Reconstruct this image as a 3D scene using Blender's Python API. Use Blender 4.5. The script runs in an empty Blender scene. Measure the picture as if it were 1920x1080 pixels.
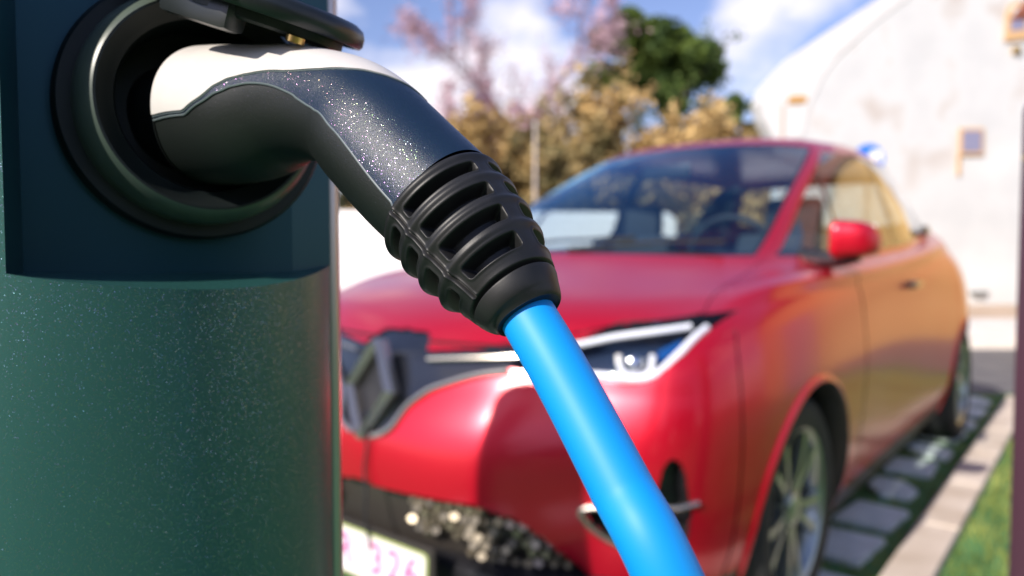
import bpy, bmesh, math, random
import numpy as np
from mathutils import Vector, Matrix, noise as mnoise

# ------------------------------------------------------------------ camera, sky, sun, exposure
S = bpy.context.scene
C = S.collection
FPX, PITCH, CAMZ = 1360.0, 0.046, 1.02
cam_d = bpy.data.cameras.new('camera')
cam = bpy.data.objects.new('camera', cam_d); C.objects.link(cam); S.camera = cam
cam.location = (0, 0, CAMZ); cam.rotation_euler = (math.pi/2 - PITCH, 0, 0)
cam_d.sensor_width = 36; cam_d.lens = 36*FPX/1920
cam_d.clip_start = 0.02; cam_d.clip_end = 2000
cam_d.dof.use_dof = True; cam_d.dof.focus_distance = 0.228; cam_d.dof.aperture_fstop = 7.6

SUN_H = Vector((-0.70, -0.713)).normalized(); SUN_EL = math.radians(34)
sun_dir = Vector((SUN_H.x*math.cos(SUN_EL), SUN_H.y*math.cos(SUN_EL), math.sin(SUN_EL)))
sd = bpy.data.lights.new('sun', 'SUN'); sun = bpy.data.objects.new('sun', sd); C.objects.link(sun)
sd.energy = 4.9; sd.angle = math.radians(0.53); sd.color = (1.0, 0.91, 0.80)
sun.rotation_euler = sun_dir.to_track_quat('Z', 'Y').to_euler()

W = bpy.data.worlds.new('World'); S.world = W; W.use_nodes = True
nt = W.node_tree; nt.nodes.clear()
def N(nt, t, **k):
    n = nt.nodes.new(t)
    for a, b in k.items(): setattr(n, a, b)
    return n
sky = N(nt, 'ShaderNodeTexSky', sky_type='NISHITA', sun_disc=False)
sky.sun_elevation = SUN_EL
sky.sun_rotation = math.atan2(SUN_H.x, SUN_H.y)
sky.air_density = 1.3; sky.dust_density = 0.6; sky.ozone_density = 3.5
bg = N(nt, 'ShaderNodeBackground'); bg.inputs[1].default_value = 0.11
out = N(nt, 'ShaderNodeOutputWorld')
tc = N(nt, 'ShaderNodeTexCoord')
# clouds: noise all round the sky, with banks where the photograph has them
mp = N(nt, 'ShaderNodeMapping'); mp.inputs['Scale'].default_value = (1, 1, 1.9); mp.inputs['Location'].default_value = (3.1, 1.7, 0.4)
nz = N(nt, 'ShaderNodeTexNoise'); nz.inputs['Scale'].default_value = 3.4; nz.inputs['Detail'].default_value = 7; nz.inputs['Roughness'].default_value = 0.55
nt.links.new(tc.outputs['Generated'], mp.inputs[0]); nt.links.new(mp.outputs[0], nz.inputs[0])
CLOUDS = [(0, 1.6, .9, -.08), (-0.10, 0.22, 0.09, .26), (-0.22, 0.40, 0.12, .10), (-0.14, 0.33, .07, -.12), (0.36, 0.36, 0.12, .24), (-0.02, 0.36, .07, .17), (0.05, 0.25, 0.09, .22), (0.14, .41, .08, -.25), (0.42, 0.25, .09, -.22)]
acc = nz.outputs[0]
for (x, z, r, a) in CLOUDS:
    d = N(nt, 'ShaderNodeVectorMath', operation='DISTANCE')
    nv = N(nt, 'ShaderNodeVectorMath', operation='NORMALIZE'); nt.links.new(tc.outputs['Generated'], nv.inputs[0])
    nt.links.new(nv.outputs[0], d.inputs[0]); d.inputs[1].default_value = Vector((x, 1, z)).normalized()
    mr = N(nt, 'ShaderNodeMapRange', interpolation_type='SMOOTHSTEP')
    mr.inputs['From Min'].default_value = 0; mr.inputs['From Max'].default_value = r*1.6
    mr.inputs['To Min'].default_value = a; mr.inputs['To Max'].default_value = 0
    nt.links.new(d.outputs['Value'], mr.inputs['Value'])
    ad = N(nt, 'ShaderNodeMath', operation='ADD'); nt.links.new(acc, ad.inputs[0]); nt.links.new(mr.outputs[0], ad.inputs[1]); acc = ad.outputs[0]
cr = N(nt, 'ShaderNodeValToRGB'); cr.color_ramp.elements[0].position = 0.50; cr.color_ramp.elements[1].position = 0.68
nt.links.new(acc, cr.inputs[0])
mx = N(nt, 'ShaderNodeMixRGB'); mx.inputs[2].default_value = (8.6, 8.2, 8.8, 1)
tint = N(nt, 'ShaderNodeMixRGB', blend_type='MULTIPLY'); tint.inputs[0].default_value = 1; tint.inputs[2].default_value = (1.13, 0.98, 1.20, 1)
nt.links.new(sky.outputs[0], tint.inputs[1]); nt.links.new(tint.outputs[0], mx.inputs[1])
nt.links.new(cr.outputs[0], mx.inputs[0]); nt.links.new(mx.outputs[0], bg.inputs[0]); nt.links.new(bg.outputs[0], out.inputs[0])

S.render.engine = 'CYCLES'
S.view_settings.view_transform = 'Standard'; S.view_settings.look = 'None'
S.view_settings.exposure = 0.34; S.view_settings.gamma = 1
rnd = random.Random(7)

# ------------------------------------------------------------------ helpers
def at(px, py, D):
    """world point at depth D (metres along the camera axis) seen at photo pixel px, py"""
    u = (px-960)/FPX; v = -(py-540)/FPX
    c, s = math.cos(PITCH), math.sin(PITCH)
    return Vector((u*D, D*c + v*D*s, CAMZ - D*s + v*D*c))
def tag(o, label=None, cat=None, group=None, kind=None):
    if label: o['label'] = label
    if cat: o['category'] = cat
    if group: o['group'] = group
    if kind: o['kind'] = kind
    return o
def thing(name, label, cat, loc=(0, 0, 0), rz=0, group=None):
    o = bpy.data.objects.new(name, None); C.objects.link(o); o.empty_display_size = .05
    o.location = loc; o.rotation_euler = (0, 0, rz)
    return tag(o, label, cat, group)
def mesh(name, V, F, mat, parent=None, smooth=True, world=False, label=None):
    me = bpy.data.meshes.new(name)
    if isinstance(V, np.ndarray): V = V.tolist()
    if isinstance(F, np.ndarray): F = F.tolist()
    me.from_pydata([tuple(v) for v in V], [], F)
    if mat: me.materials.append(mat)
    if smooth: me.polygons.foreach_set('use_smooth', [True]*len(me.polygons))
    me.update()
    o = bpy.data.objects.new(name, me); C.objects.link(o)
    if parent:
        o.parent = parent
        if world:
            rt = parent; M = Matrix.Identity(4)
            chain = []
            while rt: chain.append(rt); rt = rt.parent
            for r in reversed(chain): M = M @ (r.matrix_parent_inverse @ r.matrix_basis)
            me.transform(M.inverted())
    if label: o['label'] = label
    return o
class MB:
    def __init__(s): s.V = []; s.F = []
    def add(s, V, F):
        b = len(s.V); s.V += [tuple(v) for v in V]; s.F += [tuple(i+b for i in f) for f in F]; return s
    def box(s, c, d, rz=0, bev=0, M=None):
        bm = bmesh.new(); bmesh.ops.create_cube(bm, size=1)
        bmesh.ops.scale(bm, vec=d, verts=bm.verts)
        if bev: bmesh.ops.bevel(bm, geom=bm.edges[:], offset=bev, segments=2, profile=.6, affect='EDGES')
        bmesh.ops.transform(bm, matrix=Matrix.Translation(c) @ (M if M else Matrix.Rotation(rz, 4, 'Z')), verts=bm.verts)
        bm.verts.index_update(); s.add([v.co[:] for v in bm.verts], [[v.index for v in f.verts] for f in bm.faces]); bm.free(); return s
    def tube(s, pts, r, n=12, cap=True):
        pts = [Vector(p) for p in pts]; m = len(pts)
        rr = r if hasattr(r, '__len__') else [r]*m
        T0 = (pts[1]-pts[0]).normalized(); up = Vector((0, 0, 1)) if abs(T0.z) < .9 else Vector((1, 0, 0))
        A = T0.cross(up).normalized(); V = []; F = []
        for i in range(m):
            T = (pts[min(i+1, m-1)]-pts[max(i-1, 0)]).normalized()
            A = (A - T*A.dot(T)).normalized(); B = T.cross(A)
            for k in range(n):
                a = 2*math.pi*k/n; V.append(pts[i] + (A*math.cos(a)+B*math.sin(a))*rr[i])
        for i in range(m-1):
            for k in range(n):
                k2 = (k+1) % n; F.append((i*n+k, i*n+k2, (i+1)*n+k2, (i+1)*n+k))
        if cap: F.append(tuple(range(n))[::-1]); F.append(tuple((m-1)*n+k for k in range(n)))
        return s.add(V, F)
    def lathe(s, prof, M, n=64, a0=0, a1=2*math.pi):
        """prof [(r,h)] about local z of matrix M"""
        full = abs(a1-a0-2*math.pi) < 1e-6; V = []; F = []; cols = n if full else n+1
        for (r, h) in prof:
            for k in range(cols):
                a = a0+(a1-a0)*k/n; V.append(M @ Vector((r*math.cos(a), r*math.sin(a), h)))
        for i in range(len(prof)-1):
            for k in range(n):
                k2 = (k+1) % cols; F.append((i*cols+k, i*cols+k2, (i+1)*cols+k2, (i+1)*cols+k))
        return s.add(V, F)
    def prism(s, poly, M, h0, h1):
        """polygon (x,y) in the local plane of M, extruded h0..h1 along local z"""
        n = len(poly)
        V = [M @ Vector((x, y, h0)) for x, y in poly] + [M @ Vector((x, y, h1)) for x, y in poly]
        F = [tuple(range(n))[::-1], tuple(range(n, 2*n))] + [(i, (i+1) % n, n+(i+1) % n, n+i) for i in range(n)]
        return s.add(V, F)
    def build(s, name, mat, parent=None, smooth=True, world=False, label=None, auto=True):
        o = mesh(name, s.V, s.F, mat, parent, smooth, world, label)
        if smooth and auto:
            try: o.data.set_sharp_from_angle(angle=math.radians(38))
            except Exception: pass
        return o
def frame(o, z, x=None):
    z = Vector(z).normalized(); x = Vector(x) if x is not None else Vector((0, 0, 1)).cross(z)
    x = (x - z*x.dot(z)).normalized(); y = z.cross(x)
    return Matrix(((x.x, y.x, z.x, o[0]), (x.y, y.y, z.y, o[1]), (x.z, y.z, z.z, o[2]), (0, 0, 0, 1)))
def crom(P, t):
    """Catmull-Rom through rows of P at float parameters t"""
    P = np.asarray(P, float); n = len(P); t = np.clip(t, 0, n-1-1e-9); i = t.astype(int); f = (t-i).reshape(-1, *([1]*(P.ndim-1)))
    p1 = P[i]; p2 = P[np.minimum(i+1, n-1)]
    p0 = np.where((i > 0).reshape(f.shape), P[np.maximum(i-1, 0)], 2*p1-p2)
    p3 = np.where((i < n-2).reshape(f.shape), P[np.minimum(i+2, n-1)], 2*p2-p1)
    return .5*((2*p1)+(-p0+p2)*f+(2*p0-5*p1+4*p2-p3)*f*f+(-p0+3*p1-3*p2+p3)*f**3)

# ------------------------------------------------------------------ materials
def mat(name, col, rough=.5, metal=0, coat=0, spec=.5, coat_rough=.03, **k):
    m = bpy.data.materials.new(name); m.use_nodes = True; b = m.node_tree.nodes['Principled BSDF']
    b.inputs['Base Color'].default_value = (*col, 1); b.inputs['Roughness'].default_value = rough
    b.inputs['Metallic'].default_value = metal; b.inputs['Coat Weight'].default_value = coat
    b.inputs['Coat Roughness'].default_value = coat_rough; b.inputs['Specular IOR Level'].default_value = spec
    m.diffuse_color = (*col, 1)
    return m
def P(m): return m.node_tree.nodes['Principled BSDF']
def vary(m, c1, c2, scale, detail=6, lo=.35, hi=.65, bump=0, bscale=None, dist=.01, coord='Object', rr=None, seed=0.):
    nt = m.node_tree; b = P(m); tc = N(nt, 'ShaderNodeTexCoord'); n = N(nt, 'ShaderNodeTexNoise')
    mp = N(nt, 'ShaderNodeMapping'); mp.inputs['Location'].default_value = (seed, seed*.7, seed*.3)
    nt.links.new(tc.outputs[coord], mp.inputs[0])
    n.inputs['Scale'].default_value = scale; n.inputs['Detail'].default_value = detail; nt.links.new(mp.outputs[0], n.inputs[0])
    r = N(nt, 'ShaderNodeValToRGB'); r.color_ramp.elements[0].position = lo; r.color_ramp.elements[1].position = hi
    r.color_ramp.elements[0].color = (*c1, 1); r.color_ramp.elements[1].color = (*c2, 1)
    nt.links.new(n.outputs[0], r.inputs[0]); nt.links.new(r.outputs[0], b.inputs['Base Color'])
    if bump:
        n2 = N(nt, 'ShaderNodeTexNoise'); n2.inputs['Scale'].default_value = bscale or scale*6; n2.inputs['Detail'].default_value = 6
        nt.links.new(mp.outputs[0], n2.inputs[0]); bp = N(nt, 'ShaderNodeBump'); bp.inputs['Strength'].default_value = bump; bp.inputs['Distance'].default_value = dist
        nt.links.new(n2.outputs[0], bp.inputs['Height']); nt.links.new(bp.outputs[0], b.inputs['Normal'])
    return m
def flakes(m, cell, amount, tilt, bumpcell=None, bump=0., bdist=.0002, hue=.35, col=(.50, .56, .60)):
    """metal flakes / sparkling grain: tiny cells, each tilted its own way, a share of them bright"""
    nt = m.node_tree; b = P(m); tc = N(nt, 'ShaderNodeTexCoord')
    v = N(nt, 'ShaderNodeTexVoronoi'); v.inputs['Scale'].default_value = 1/cell; nt.links.new(tc.outputs['Object'], v.inputs['Vector'])
    geo = N(nt, 'ShaderNodeNewGeometry')
    wn = N(nt, 'ShaderNodeTexWhiteNoise'); nt.links.new(v.outputs['Color'], wn.inputs['Vector'])
    sub = N(nt, 'ShaderNodeVectorMath', operation='SUBTRACT'); sub.inputs[1].default_value = (.5, .5, .5); nt.links.new(wn.outputs['Color'], sub.inputs[0])
    sc = N(nt, 'ShaderNodeVectorMath', operation='SCALE'); sc.inputs['Scale'].default_value = tilt; nt.links.new(sub.outputs[0], sc.inputs[0])
    ad = N(nt, 'ShaderNodeVectorMath', operation='ADD'); nt.links.new(sc.outputs[0], ad.inputs[0]); nt.links.new(geo.outputs['Normal'], ad.inputs[1])
    nm = N(nt, 'ShaderNodeVectorMath', operation='NORMALIZE'); nt.links.new(ad.outputs[0], nm.inputs[0])
    sepc = N(nt, 'ShaderNodeSeparateColor'); nt.links.new(v.outputs['Color'], sepc.inputs[0])
    gt = N(nt, 'ShaderNodeMath', operation='GREATER_THAN'); gt.inputs[1].default_value = 1-amount; nt.links.new(sepc.outputs[0], gt.inputs[0])
    fl = N(nt, 'ShaderNodeBsdfPrincipled'); fl.inputs['Metallic'].default_value = 1; fl.inputs['Roughness'].default_value = .24
    hs = N(nt, 'ShaderNodeMixRGB'); hs.inputs[0].default_value = hue; hs.inputs[1].default_value = (*col, 1)
    dk = N(nt, 'ShaderNodeMixRGB', blend_type='MULTIPLY'); dk.inputs[0].default_value = 1; dk.inputs[2].default_value = (*[min(1, 1.6*c) for c in col], 1); nt.links.new(wn.outputs['Color'], dk.inputs[1])
    nt.links.new(dk.outputs[0], hs.inputs[2]); nt.links.new(hs.outputs[0], fl.inputs['Base Color']); nt.links.new(nm.outputs[0], fl.inputs['Normal'])
    ms = N(nt, 'ShaderNodeMixShader'); nt.links.new(gt.outputs[0], ms.inputs[0]); nt.links.new(b.outputs[0], ms.inputs[1]); nt.links.new(fl.outputs[0], ms.inputs[2])
    nt.links.new(ms.outputs[0], nt.nodes['Material Output'].inputs[0])
    if bump:
        n2 = N(nt, 'ShaderNodeTexNoise'); n2.inputs['Scale'].default_value = 1/bumpcell; n2.inputs['Detail'].default_value = 3
        nt.links.new(tc.outputs['Object'], n2.inputs[0]); bp = N(nt, 'ShaderNodeBump'); bp.inputs['Strength'].default_value = bump; bp.inputs['Distance'].default_value = bdist
        nt.links.new(n2.outputs[0], bp.inputs['Height']); nt.links.new(bp.outputs[0], b.inputs['Normal'])
    return m
def glass(name, tint, rough=.0, refl=1.0, ior=1.5, col=(1, 1, 1)):
    m = bpy.data.materials.new(name); m.use_nodes = True; nt = m.node_tree; nt.nodes.clear()
    o = N(nt, 'ShaderNodeOutputMaterial'); g = N(nt, 'ShaderNodeBsdfGlossy'); g.inputs['Roughness'].default_value = rough; g.inputs[0].default_value = (*col, 1)
    t = N(nt, 'ShaderNodeBsdfTransparent'); t.inputs[0].default_value = (*tint, 1); f = N(nt, 'ShaderNodeFresnel'); gb = N(nt, 'ShaderNodeNewGeometry'); ic = N(nt, 'ShaderNodeMapRange')
    ic.inputs['To Min'].default_value = ior; ic.inputs['To Max'].default_value = 1/ior; nt.links.new(gb.outputs['Backfacing'], ic.inputs['Value']); nt.links.new(ic.outputs[0], f.inputs[0])
    ml = N(nt, 'ShaderNodeMath', operation='MULTIPLY', use_clamp=True); ml.inputs[1].default_value = refl
    x = N(nt, 'ShaderNodeMixShader'); nt.links.new(f.outputs[0], ml.inputs[0]); nt.links.new(ml.outputs[0], x.inputs[0]); nt.links.new(t.outputs[0], x.inputs[1]); nt.links.new(g.outputs[0], x.inputs[2])
    nt.links.new(x.outputs[0], o.inputs[0]); return m

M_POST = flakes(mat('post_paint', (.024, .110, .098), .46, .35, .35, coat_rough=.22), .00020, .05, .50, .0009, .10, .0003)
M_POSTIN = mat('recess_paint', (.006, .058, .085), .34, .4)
M_TRIM = mat('post_edge_trim', (.45, .42, .44), .28, .9)
M_SOCK = vary(mat('socket_plastic', (.008, .012, .013), .45, spec=.35), (.006, .010, .011), (.014, .018, .018), 40, bump=.08, bscale=900, dist=.0003)
M_COLLAR = vary(mat('collar_plastic', (.09, .11, .09), .35), (.04, .06, .052), (.075, .10, .08), 25, bump=.06, bscale=1500, dist=.0002)
M_LID = vary(mat('lid_plastic', (.01, .014, .015), .34), (.008, .012, .014), (.018, .022, .022), 30, bump=.05, bscale=700, dist=.0002)
M_CLIP = mat('lid_clip', (.25, .3, .32), .3)
M_BRASS = mat('brass', (.7, .45, .15), .3, 1)
M_SHELL = flakes(mat('handle_plastic', (.005, .018, .042), .36, 0, .0, spec=.42), .00012, .05, .50, .00030, .7, .00016, hue=.6, col=(.20, .24, .30))
M_SHELL2 = flakes(mat('handle_lower_plastic', (.007, .010, .009), .45, 0, .0, spec=.4), .00012, .008, .5, .00035, .5, .00016, hue=.5, col=(.2, .22, .2))
M_CAP = vary(mat('white_cap', (.60, .575, .55), .42), (.57, .55, .53), (.62, .60, .575), 60)
M_RUBBER = vary(mat('boot_rubber', (.010, .011, .013), .45, spec=.38), (.008, .009, .010), (.016, .016, .017), 90, bump=.25, bscale=2600, dist=.00012)
M_SEAM = mat('seam', (.12, .15, .16), .3, 0, .5)
M_CABLE = vary(mat('cable_blue', (.0, .29, .78), .52, spec=.45), (.0, .265, .74), (.001, .31, .82), 12, bump=.04, bscale=300, dist=.0003)
M_RED = mat('car_red', (.60, .0015, .022), .36, .5, .8, spec=.35, coat_rough=.16)
M_GAP = mat('panel_gap', (.01, .008, .01), .7)
M_BLACK = mat('car_black_trim', (.015, .015, .018), .35)
M_GLOSS = mat('car_gloss_black', (.012, .014, .02), .12, 0, .6)
M_CHROME = mat('chrome', (.75, .72, .70), .14, 1)
M_SATIN = mat('satin_dark_chrome', (.50, .46, .41), .24, .9)
M_GRILLE = mat('grille_black', (.035, .03, .026), .5)
M_GLINT = mat('grille_facet', (.30, .26, .19), .3, .6)
M_TYRE = vary(mat('tyre', (.02, .02, .021), .75), (.016, .016, .017), (.03, .03, .03), 8, bump=.2, bscale=60, dist=.003)
M_RIM = mat('rim_alloy', (.42, .46, .44), .28, .85)
M_RIMD = mat('rim_dark', (.02, .025, .03), .35, .3)
M_WIND = glass('windscreen_glass', (.82, .94, 1.0), .01, 1.55, col=(.40, .78, 1))
M_SIDE = glass('side_glass', (.72, .80, .80), .01, 1.5)
M_LENS = glass('lamp_lens', (.92, .95, 1), .0, .45)
M_DRL = mat('daytime_light_strip', (.86, .84, .84), .25, 0, 1)
P(M_DRL).inputs['Emission Color'].default_value = (1, .96, .98, 1); P(M_DRL).inputs['Emission Strength'].default_value = .2
M_LAMPIN = mat('headlamp_inside', (.02, .035, .07), .3, .2)
M_LAMPBLUE = mat('headlamp_blue_reflector', (.01, .12, .42), .25, .4)
M_REFL = mat('reflector', (.8, .8, .8), .12, 1)
M_PLATE = mat('plate_white', (.86, .78, .82), .35)
M_PLTXT = mat('plate_text', (.55, .10, .32), .4)
M_PLRIM = mat('plate_rim', (.42, .50, .18), .5)
M_INT = vary(mat('interior_dark', (.01, .014, .018), .7), (.007, .010, .013), (.016, .02, .024), 8)
M_SEAT = mat('seat_cloth', (.022, .030, .038), .85)
M_CORD = mat('cord_black', (.015, .015, .02), .5)

# ------------------------------------------------------------------ ground
def sheet(name, pts, z, m, kind='structure'):
    n = len(pts); o = mesh(name, [(x, y, z) for x, y in pts], [tuple(range(n))], m, smooth=False); o['kind'] = kind; return o
M_GROUND = vary(mat('ground_turf', (.08, .12, .04), .9), (.06, .10, .03), (.17, .20, .06), 1.3, bump=.6, bscale=20, dist=.03)
M_ASPH = vary(mat('asphalt', (.11, .11, .12), .85), (.10, .10, .115), (.16, .16, .165), 3, bump=.4, bscale=120, dist=.01)
M_PAVEW = vary(mat('pale_pavement', (.72, .68, .64), .8), (.66, .62, .58), (.78, .74, .70), 2, bump=.2, bscale=40)
M_GRAVEL = vary(mat('gravel_path', (.48, .36, .26), .9), (.42, .31, .22), (.55, .42, .31), 3, bump=.5, bscale=60, dist=.02)
M_SLAB = vary(mat('paver_concrete', (.62, .68, .66), .85), (.52, .58, .56), (.74, .80, .77), 5, bump=.4, bscale=90, dist=.004)
M_KERB = vary(mat('kerb_concrete', (.58, .50, .42), .85), (.50, .42, .34), (.66, .58, .50), 4, bump=.3, bscale=80, dist=.004)
sheet('ground', [(-600, -600), (600, -600), (600, 900), (-600, 900)], 0, M_GROUND)
sheet('parking_soil', [(-4, -1.5), (6.5, -1.5), (6.5, 5.25), (-4, 5.25)], .004, vary(mat('turf_joint', (.05, .20, .07), .95), (.04, .16, .06), (.10, .27, .09), 6, bump=.8, bscale=70, dist=.02))
sheet('road', [(-40, 5.25), (60, 5.25), (60, 7.75), (-40, 7.75)], .008, M_ASPH)
mb = MB().box((10, 9.1, .05), (100, 2.7, .10), bev=.01); o = mb.build('pavement', M_PAVEW, smooth=False); o['kind'] = 'structure'
sheet('path', [(-40, 10.45), (60, 10.45), (60, 14.6), (-40, 14.6)], .012, M_GRAVEL)

# car pose
TH = -2.258; CARP = Vector((0.15, 2.49, 0.0))
CF = Vector((math.cos(TH), math.sin(TH), 0)); CL = Vector((-math.sin(TH), math.cos(TH), 0))
def cw(x, y, z=0): return CARP + CF*x + CL*y + Vector((0, 0, z))

# pavers laid in rows along the parking bay, turf growing in wide joints
pav = bpy.data.objects.new('paving', None); C.objects.link(pav); pav['kind'] = 'structure'
protos = []
for k in range(6):
    r = random.Random(k); w, d = .130, .098
    poly = [(-w, -d), (w, -d), (w, d), (-w, d)]
    if k % 3 == 2: poly = [(-w, -d), (w*.2, -d), (w, -d*.2), (w, d), (-w*.2, d), (-w, d*.3)]
    poly = [(x+r.uniform(-.014, .014), y+r.uniform(-.014, .014)) for x, y in poly]
    bm = bmesh.new(); vs = [bm.verts.new((x, y, 0)) for x, y in poly]; f = bm.faces.new(vs)
    ex = bmesh.ops.extrude_face_region(bm, geom=[f]); up = [g for g in ex['geom'] if isinstance(g, bmesh.types.BMVert)]
    for g in up: g.co.z += .022; g.co.x *= .95; g.co.y *= .95
    bmesh.ops.recalc_face_normals(bm, faces=bm.faces)
    me = bpy.data.meshes.new('paver'); bm.to_mesh(me); bm.free(); me.materials.append(M_SLAB); protos.append(me)
for i in range(-16, 16):
    for j in range(-9, 4):
        x = -i*.40 + (.2 if j % 2 else 0); y = j*.325-.19
        if y > .9 or rnd.random() < .10: continue
        p = cw(x, y)
        if p.y < .9 or p.y > 5.15 or p.x < -1.0 or p.x > 4.6: continue
        o = bpy.data.objects.new('paver', protos[rnd.randrange(6)]); C.objects.link(o); o.parent = pav
        o.location = (p.x+rnd.uniform(-.012, .012), p.y+rnd.uniform(-.012, .012), .003); o.rotation_euler = (rnd.uniform(-.01, .01), rnd.uniform(-.01, .01), TH+rnd.uniform(-.05, .05))
# kerb strip beyond the bay
kb = bpy.data.objects.new('kerb', None); C.objects.link(kb); kb['kind'] = 'structure'
for i in range(9):
    c = cw(1.2-i*.62, 1.015); MB().box((c.x, c.y, .02), (.60, .13, .04), rz=TH, bev=.008).build('kerb_stone', M_KERB, kb, smooth=False)
# grass tufts in joints and beyond the kerb
gv = []; gf = []
M_GRASS = vary(mat('grass_blade', (.16, .24, .05), .7), (.10, .17, .035), (.32, .36, .09), 3)
gr = random.Random(3)
for k in range(40000):
    x = gr.uniform(-4.2, 1.6); y = gr.uniform(.4, 2.6)
    p = cw(x, y)
    if p.y < 1.2 or p.y > 5.2: continue
    if y < .94:
        h = gr.uniform(.012, .028)
    elif y < 1.09: continue
    else: h = gr.uniform(.02, .06)
    a = gr.uniform(0, 6.28); w = .004; dx, dy = math.cos(a)*w, math.sin(a)*w; b = len(gv)
    gv += [(p.x-dx, p.y-dy, .003), (p.x+dx, p.y+dy, .003), (p.x+gr.uniform(-.02, .02), p.y+gr.uniform(-.02, .02), h)]; gf.append((b, b+1, b+2))
o = mesh('grass', gv, gf, M_GRASS, smooth=False); tag(o, 'short green grass in the paving joints and beyond the kerb stones', 'grass', kind='stuff')

# ------------------------------------------------------------------ the car
LOOPS = [
 [(.78,0,.155),(.74,.3,.155),(.63,.56,.165),(.54,.70,.20),(.36,.78,.20),(0,.80,.20),(-.42,.80,.19),(-1,.80,.19),(-1.7,.80,.19),(-2.2,.80,.20),(-2.6,.79,.21),(-3.0,.70,.24),(-3.15,.4,.26),(-3.18,0,.26)],
 [(.84,0,.36),(.80,.3,.36),(.67,.58,.36),(.58,.745,.36),(.36,.83,.36),(0,.855,.36),(-.42,.845,.35),(-1,.835,.35),(-1.7,.84,.35),(-2.2,.855,.36),(-2.6,.86,.37),(-3.05,.76,.40),(-3.2,.45,.42),(-3.24,0,.42)],
 [(.842,0,.55),(.80,.3,.55),(.685,.58,.55),(.59,.765,.55),(.36,.85,.55),(0,.875,.55),(-.42,.865,.53),(-1,.85,.53),(-1.7,.855,.53),(-2.2,.87,.55),(-2.6,.875,.57),(-3.06,.78,.60),(-3.22,.45,.60),(-3.25,0,.60)],
 [(.775,0,.70),(.735,.3,.70),(.642,.575,.70),(.57,.76,.70),(.36,.845,.70),(0,.872,.72),(-.42,.87,.70),(-1,.858,.72),(-1.7,.862,.74),(-2.2,.872,.76),(-2.6,.872,.78),(-3.05,.78,.80),(-3.2,.42,.80),(-3.22,0,.80)],
 [(.715,0,.795),(.675,.3,.795),(.590,.56,.80),(.52,.735,.82),(.32,.81,.85),(0,.842,.87),(-.42,.85,.875),(-1,.845,.90),(-1.7,.85,.92),(-2.2,.84,.95),(-2.6,.825,.96),(-3.02,.74,.96),(-3.17,.4,.94),(-3.19,0,.94)],
 [(.52,0,.895),(.50,.3,.895),(.44,.53,.895),(.33,.665,.905),(.15,.74,.935),(-.1,.785,.955),(-.45,.81,.96),(-1,.815,.98),(-1.7,.80,1.02),(-2.2,.77,1.06),(-2.6,.73,1.09),(-2.98,.65,1.11),(-3.1,.4,1.06),(-3.12,0,1.06)],
 [(.02,0,1.025),(.00,.3,1.02),(-.07,.52,1.015),(-.16,.63,1.015),(-.26,.68,1.01),(-.40,.72,1.01),(-.64,.745,1.015),(-1.0,.75,1.03),(-1.7,.745,1.06),(-2.2,.705,1.11),(-2.6,.655,1.165),(-2.9,.58,1.20),(-3.0,.35,1.17),(-3.02,0,1.17)],
 [(-.44,0,1.26),(-.46,.3,1.255),(-.53,.49,1.25),(-.60,.585,1.24),(-.70,.62,1.235),(-.85,.65,1.235),(-1.05,.665,1.245),(-1.35,.67,1.265),(-1.75,.665,1.28),(-2.15,.64,1.30),(-2.5,.59,1.31),(-2.78,.51,1.32),(-2.87,.3,1.33),(-2.9,0,1.33)],
 [(-.92,0,1.485),(-.94,.26,1.48),(-1.0,.43,1.47),(-1.05,.515,1.455),(-1.12,.55,1.45),(-1.22,.57,1.455),(-1.42,.58,1.465),(-1.62,.58,1.47),(-1.9,.57,1.47),(-2.2,.545,1.465),(-2.45,.50,1.455),(-2.66,.43,1.46),(-2.74,.25,1.47),(-2.76,0,1.475)],
 [(-1.12,0,1.53),(-1.13,.2,1.528),(-1.17,.33,1.522),(-1.22,.40,1.518),(-1.3,.43,1.518),(-1.38,.44,1.52),(-1.5,.445,1.525),(-1.7,.44,1.53),(-1.9,.43,1.53),(-2.1,.42,1.525),(-2.3,.39,1.515),(-2.48,.33,1.51),(-2.56,.18,1.515),(-2.58,0,1.515)],
 [(-1.3,0,1.55),(-1.33,0,1.551),(-1.37,0,1.552),(-1.41,0,1.553),(-1.46,0,1.554),(-1.52,0,1.555),(-1.6,0,1.556),(-1.75,0,1.556),(-1.9,0,1.555),(-2.05,0,1.553),(-2.18,0,1.55),(-2.3,0,1.545),(-2.36,0,1.54),(-2.4,0,1.538)],
]
NET = np.array(LOOPS)            # [j loop][i station][xyz]
def surf(i, j):
    """points of the body skin at station i (0..13) and loop j (0..10)"""
    i = np.atleast_1d(i).astype(float); j = np.atleast_1d(j).astype(float)
    A = crom(NET, j)                                  # n x 14 x 3
    n = len(i); t = np.clip(i, 0, 13-1e-9); k = t.astype(int); f = (t-k)[:, None]; r = np.arange(n)
    mir = np.array([1, -1, 1])
    p1 = A[r, k]; p2 = A[r, k+1]
    p0 = np.where((k > 0)[:, None], A[r, np.maximum(k-1, 0)], A[r, 1]*mir)
    p3 = np.where((k < 12)[:, None], A[r, np.minimum(k+2, 13)], A[r, 12]*mir)
    return .5*((2*p1)+(-p0+p2)*f+(2*p0-5*p1+4*p2-p3)*f*f+(-p0+3*p1-3*p2+p3)*f**3)
def inpoly(x, y, poly):
    ins = np.zeros(len(x), bool); n = len(poly)
    for a in range(n):
        x1, y1 = poly[a]; x2, y2 = poly[(a+1) % n]
        if y1 == y2: continue
        c = ((y1 > y) != (y2 > y)) & (x < (x2-x1)*(y-y1)/(y2-y1)+x1); ins ^= c
    return ins
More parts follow.
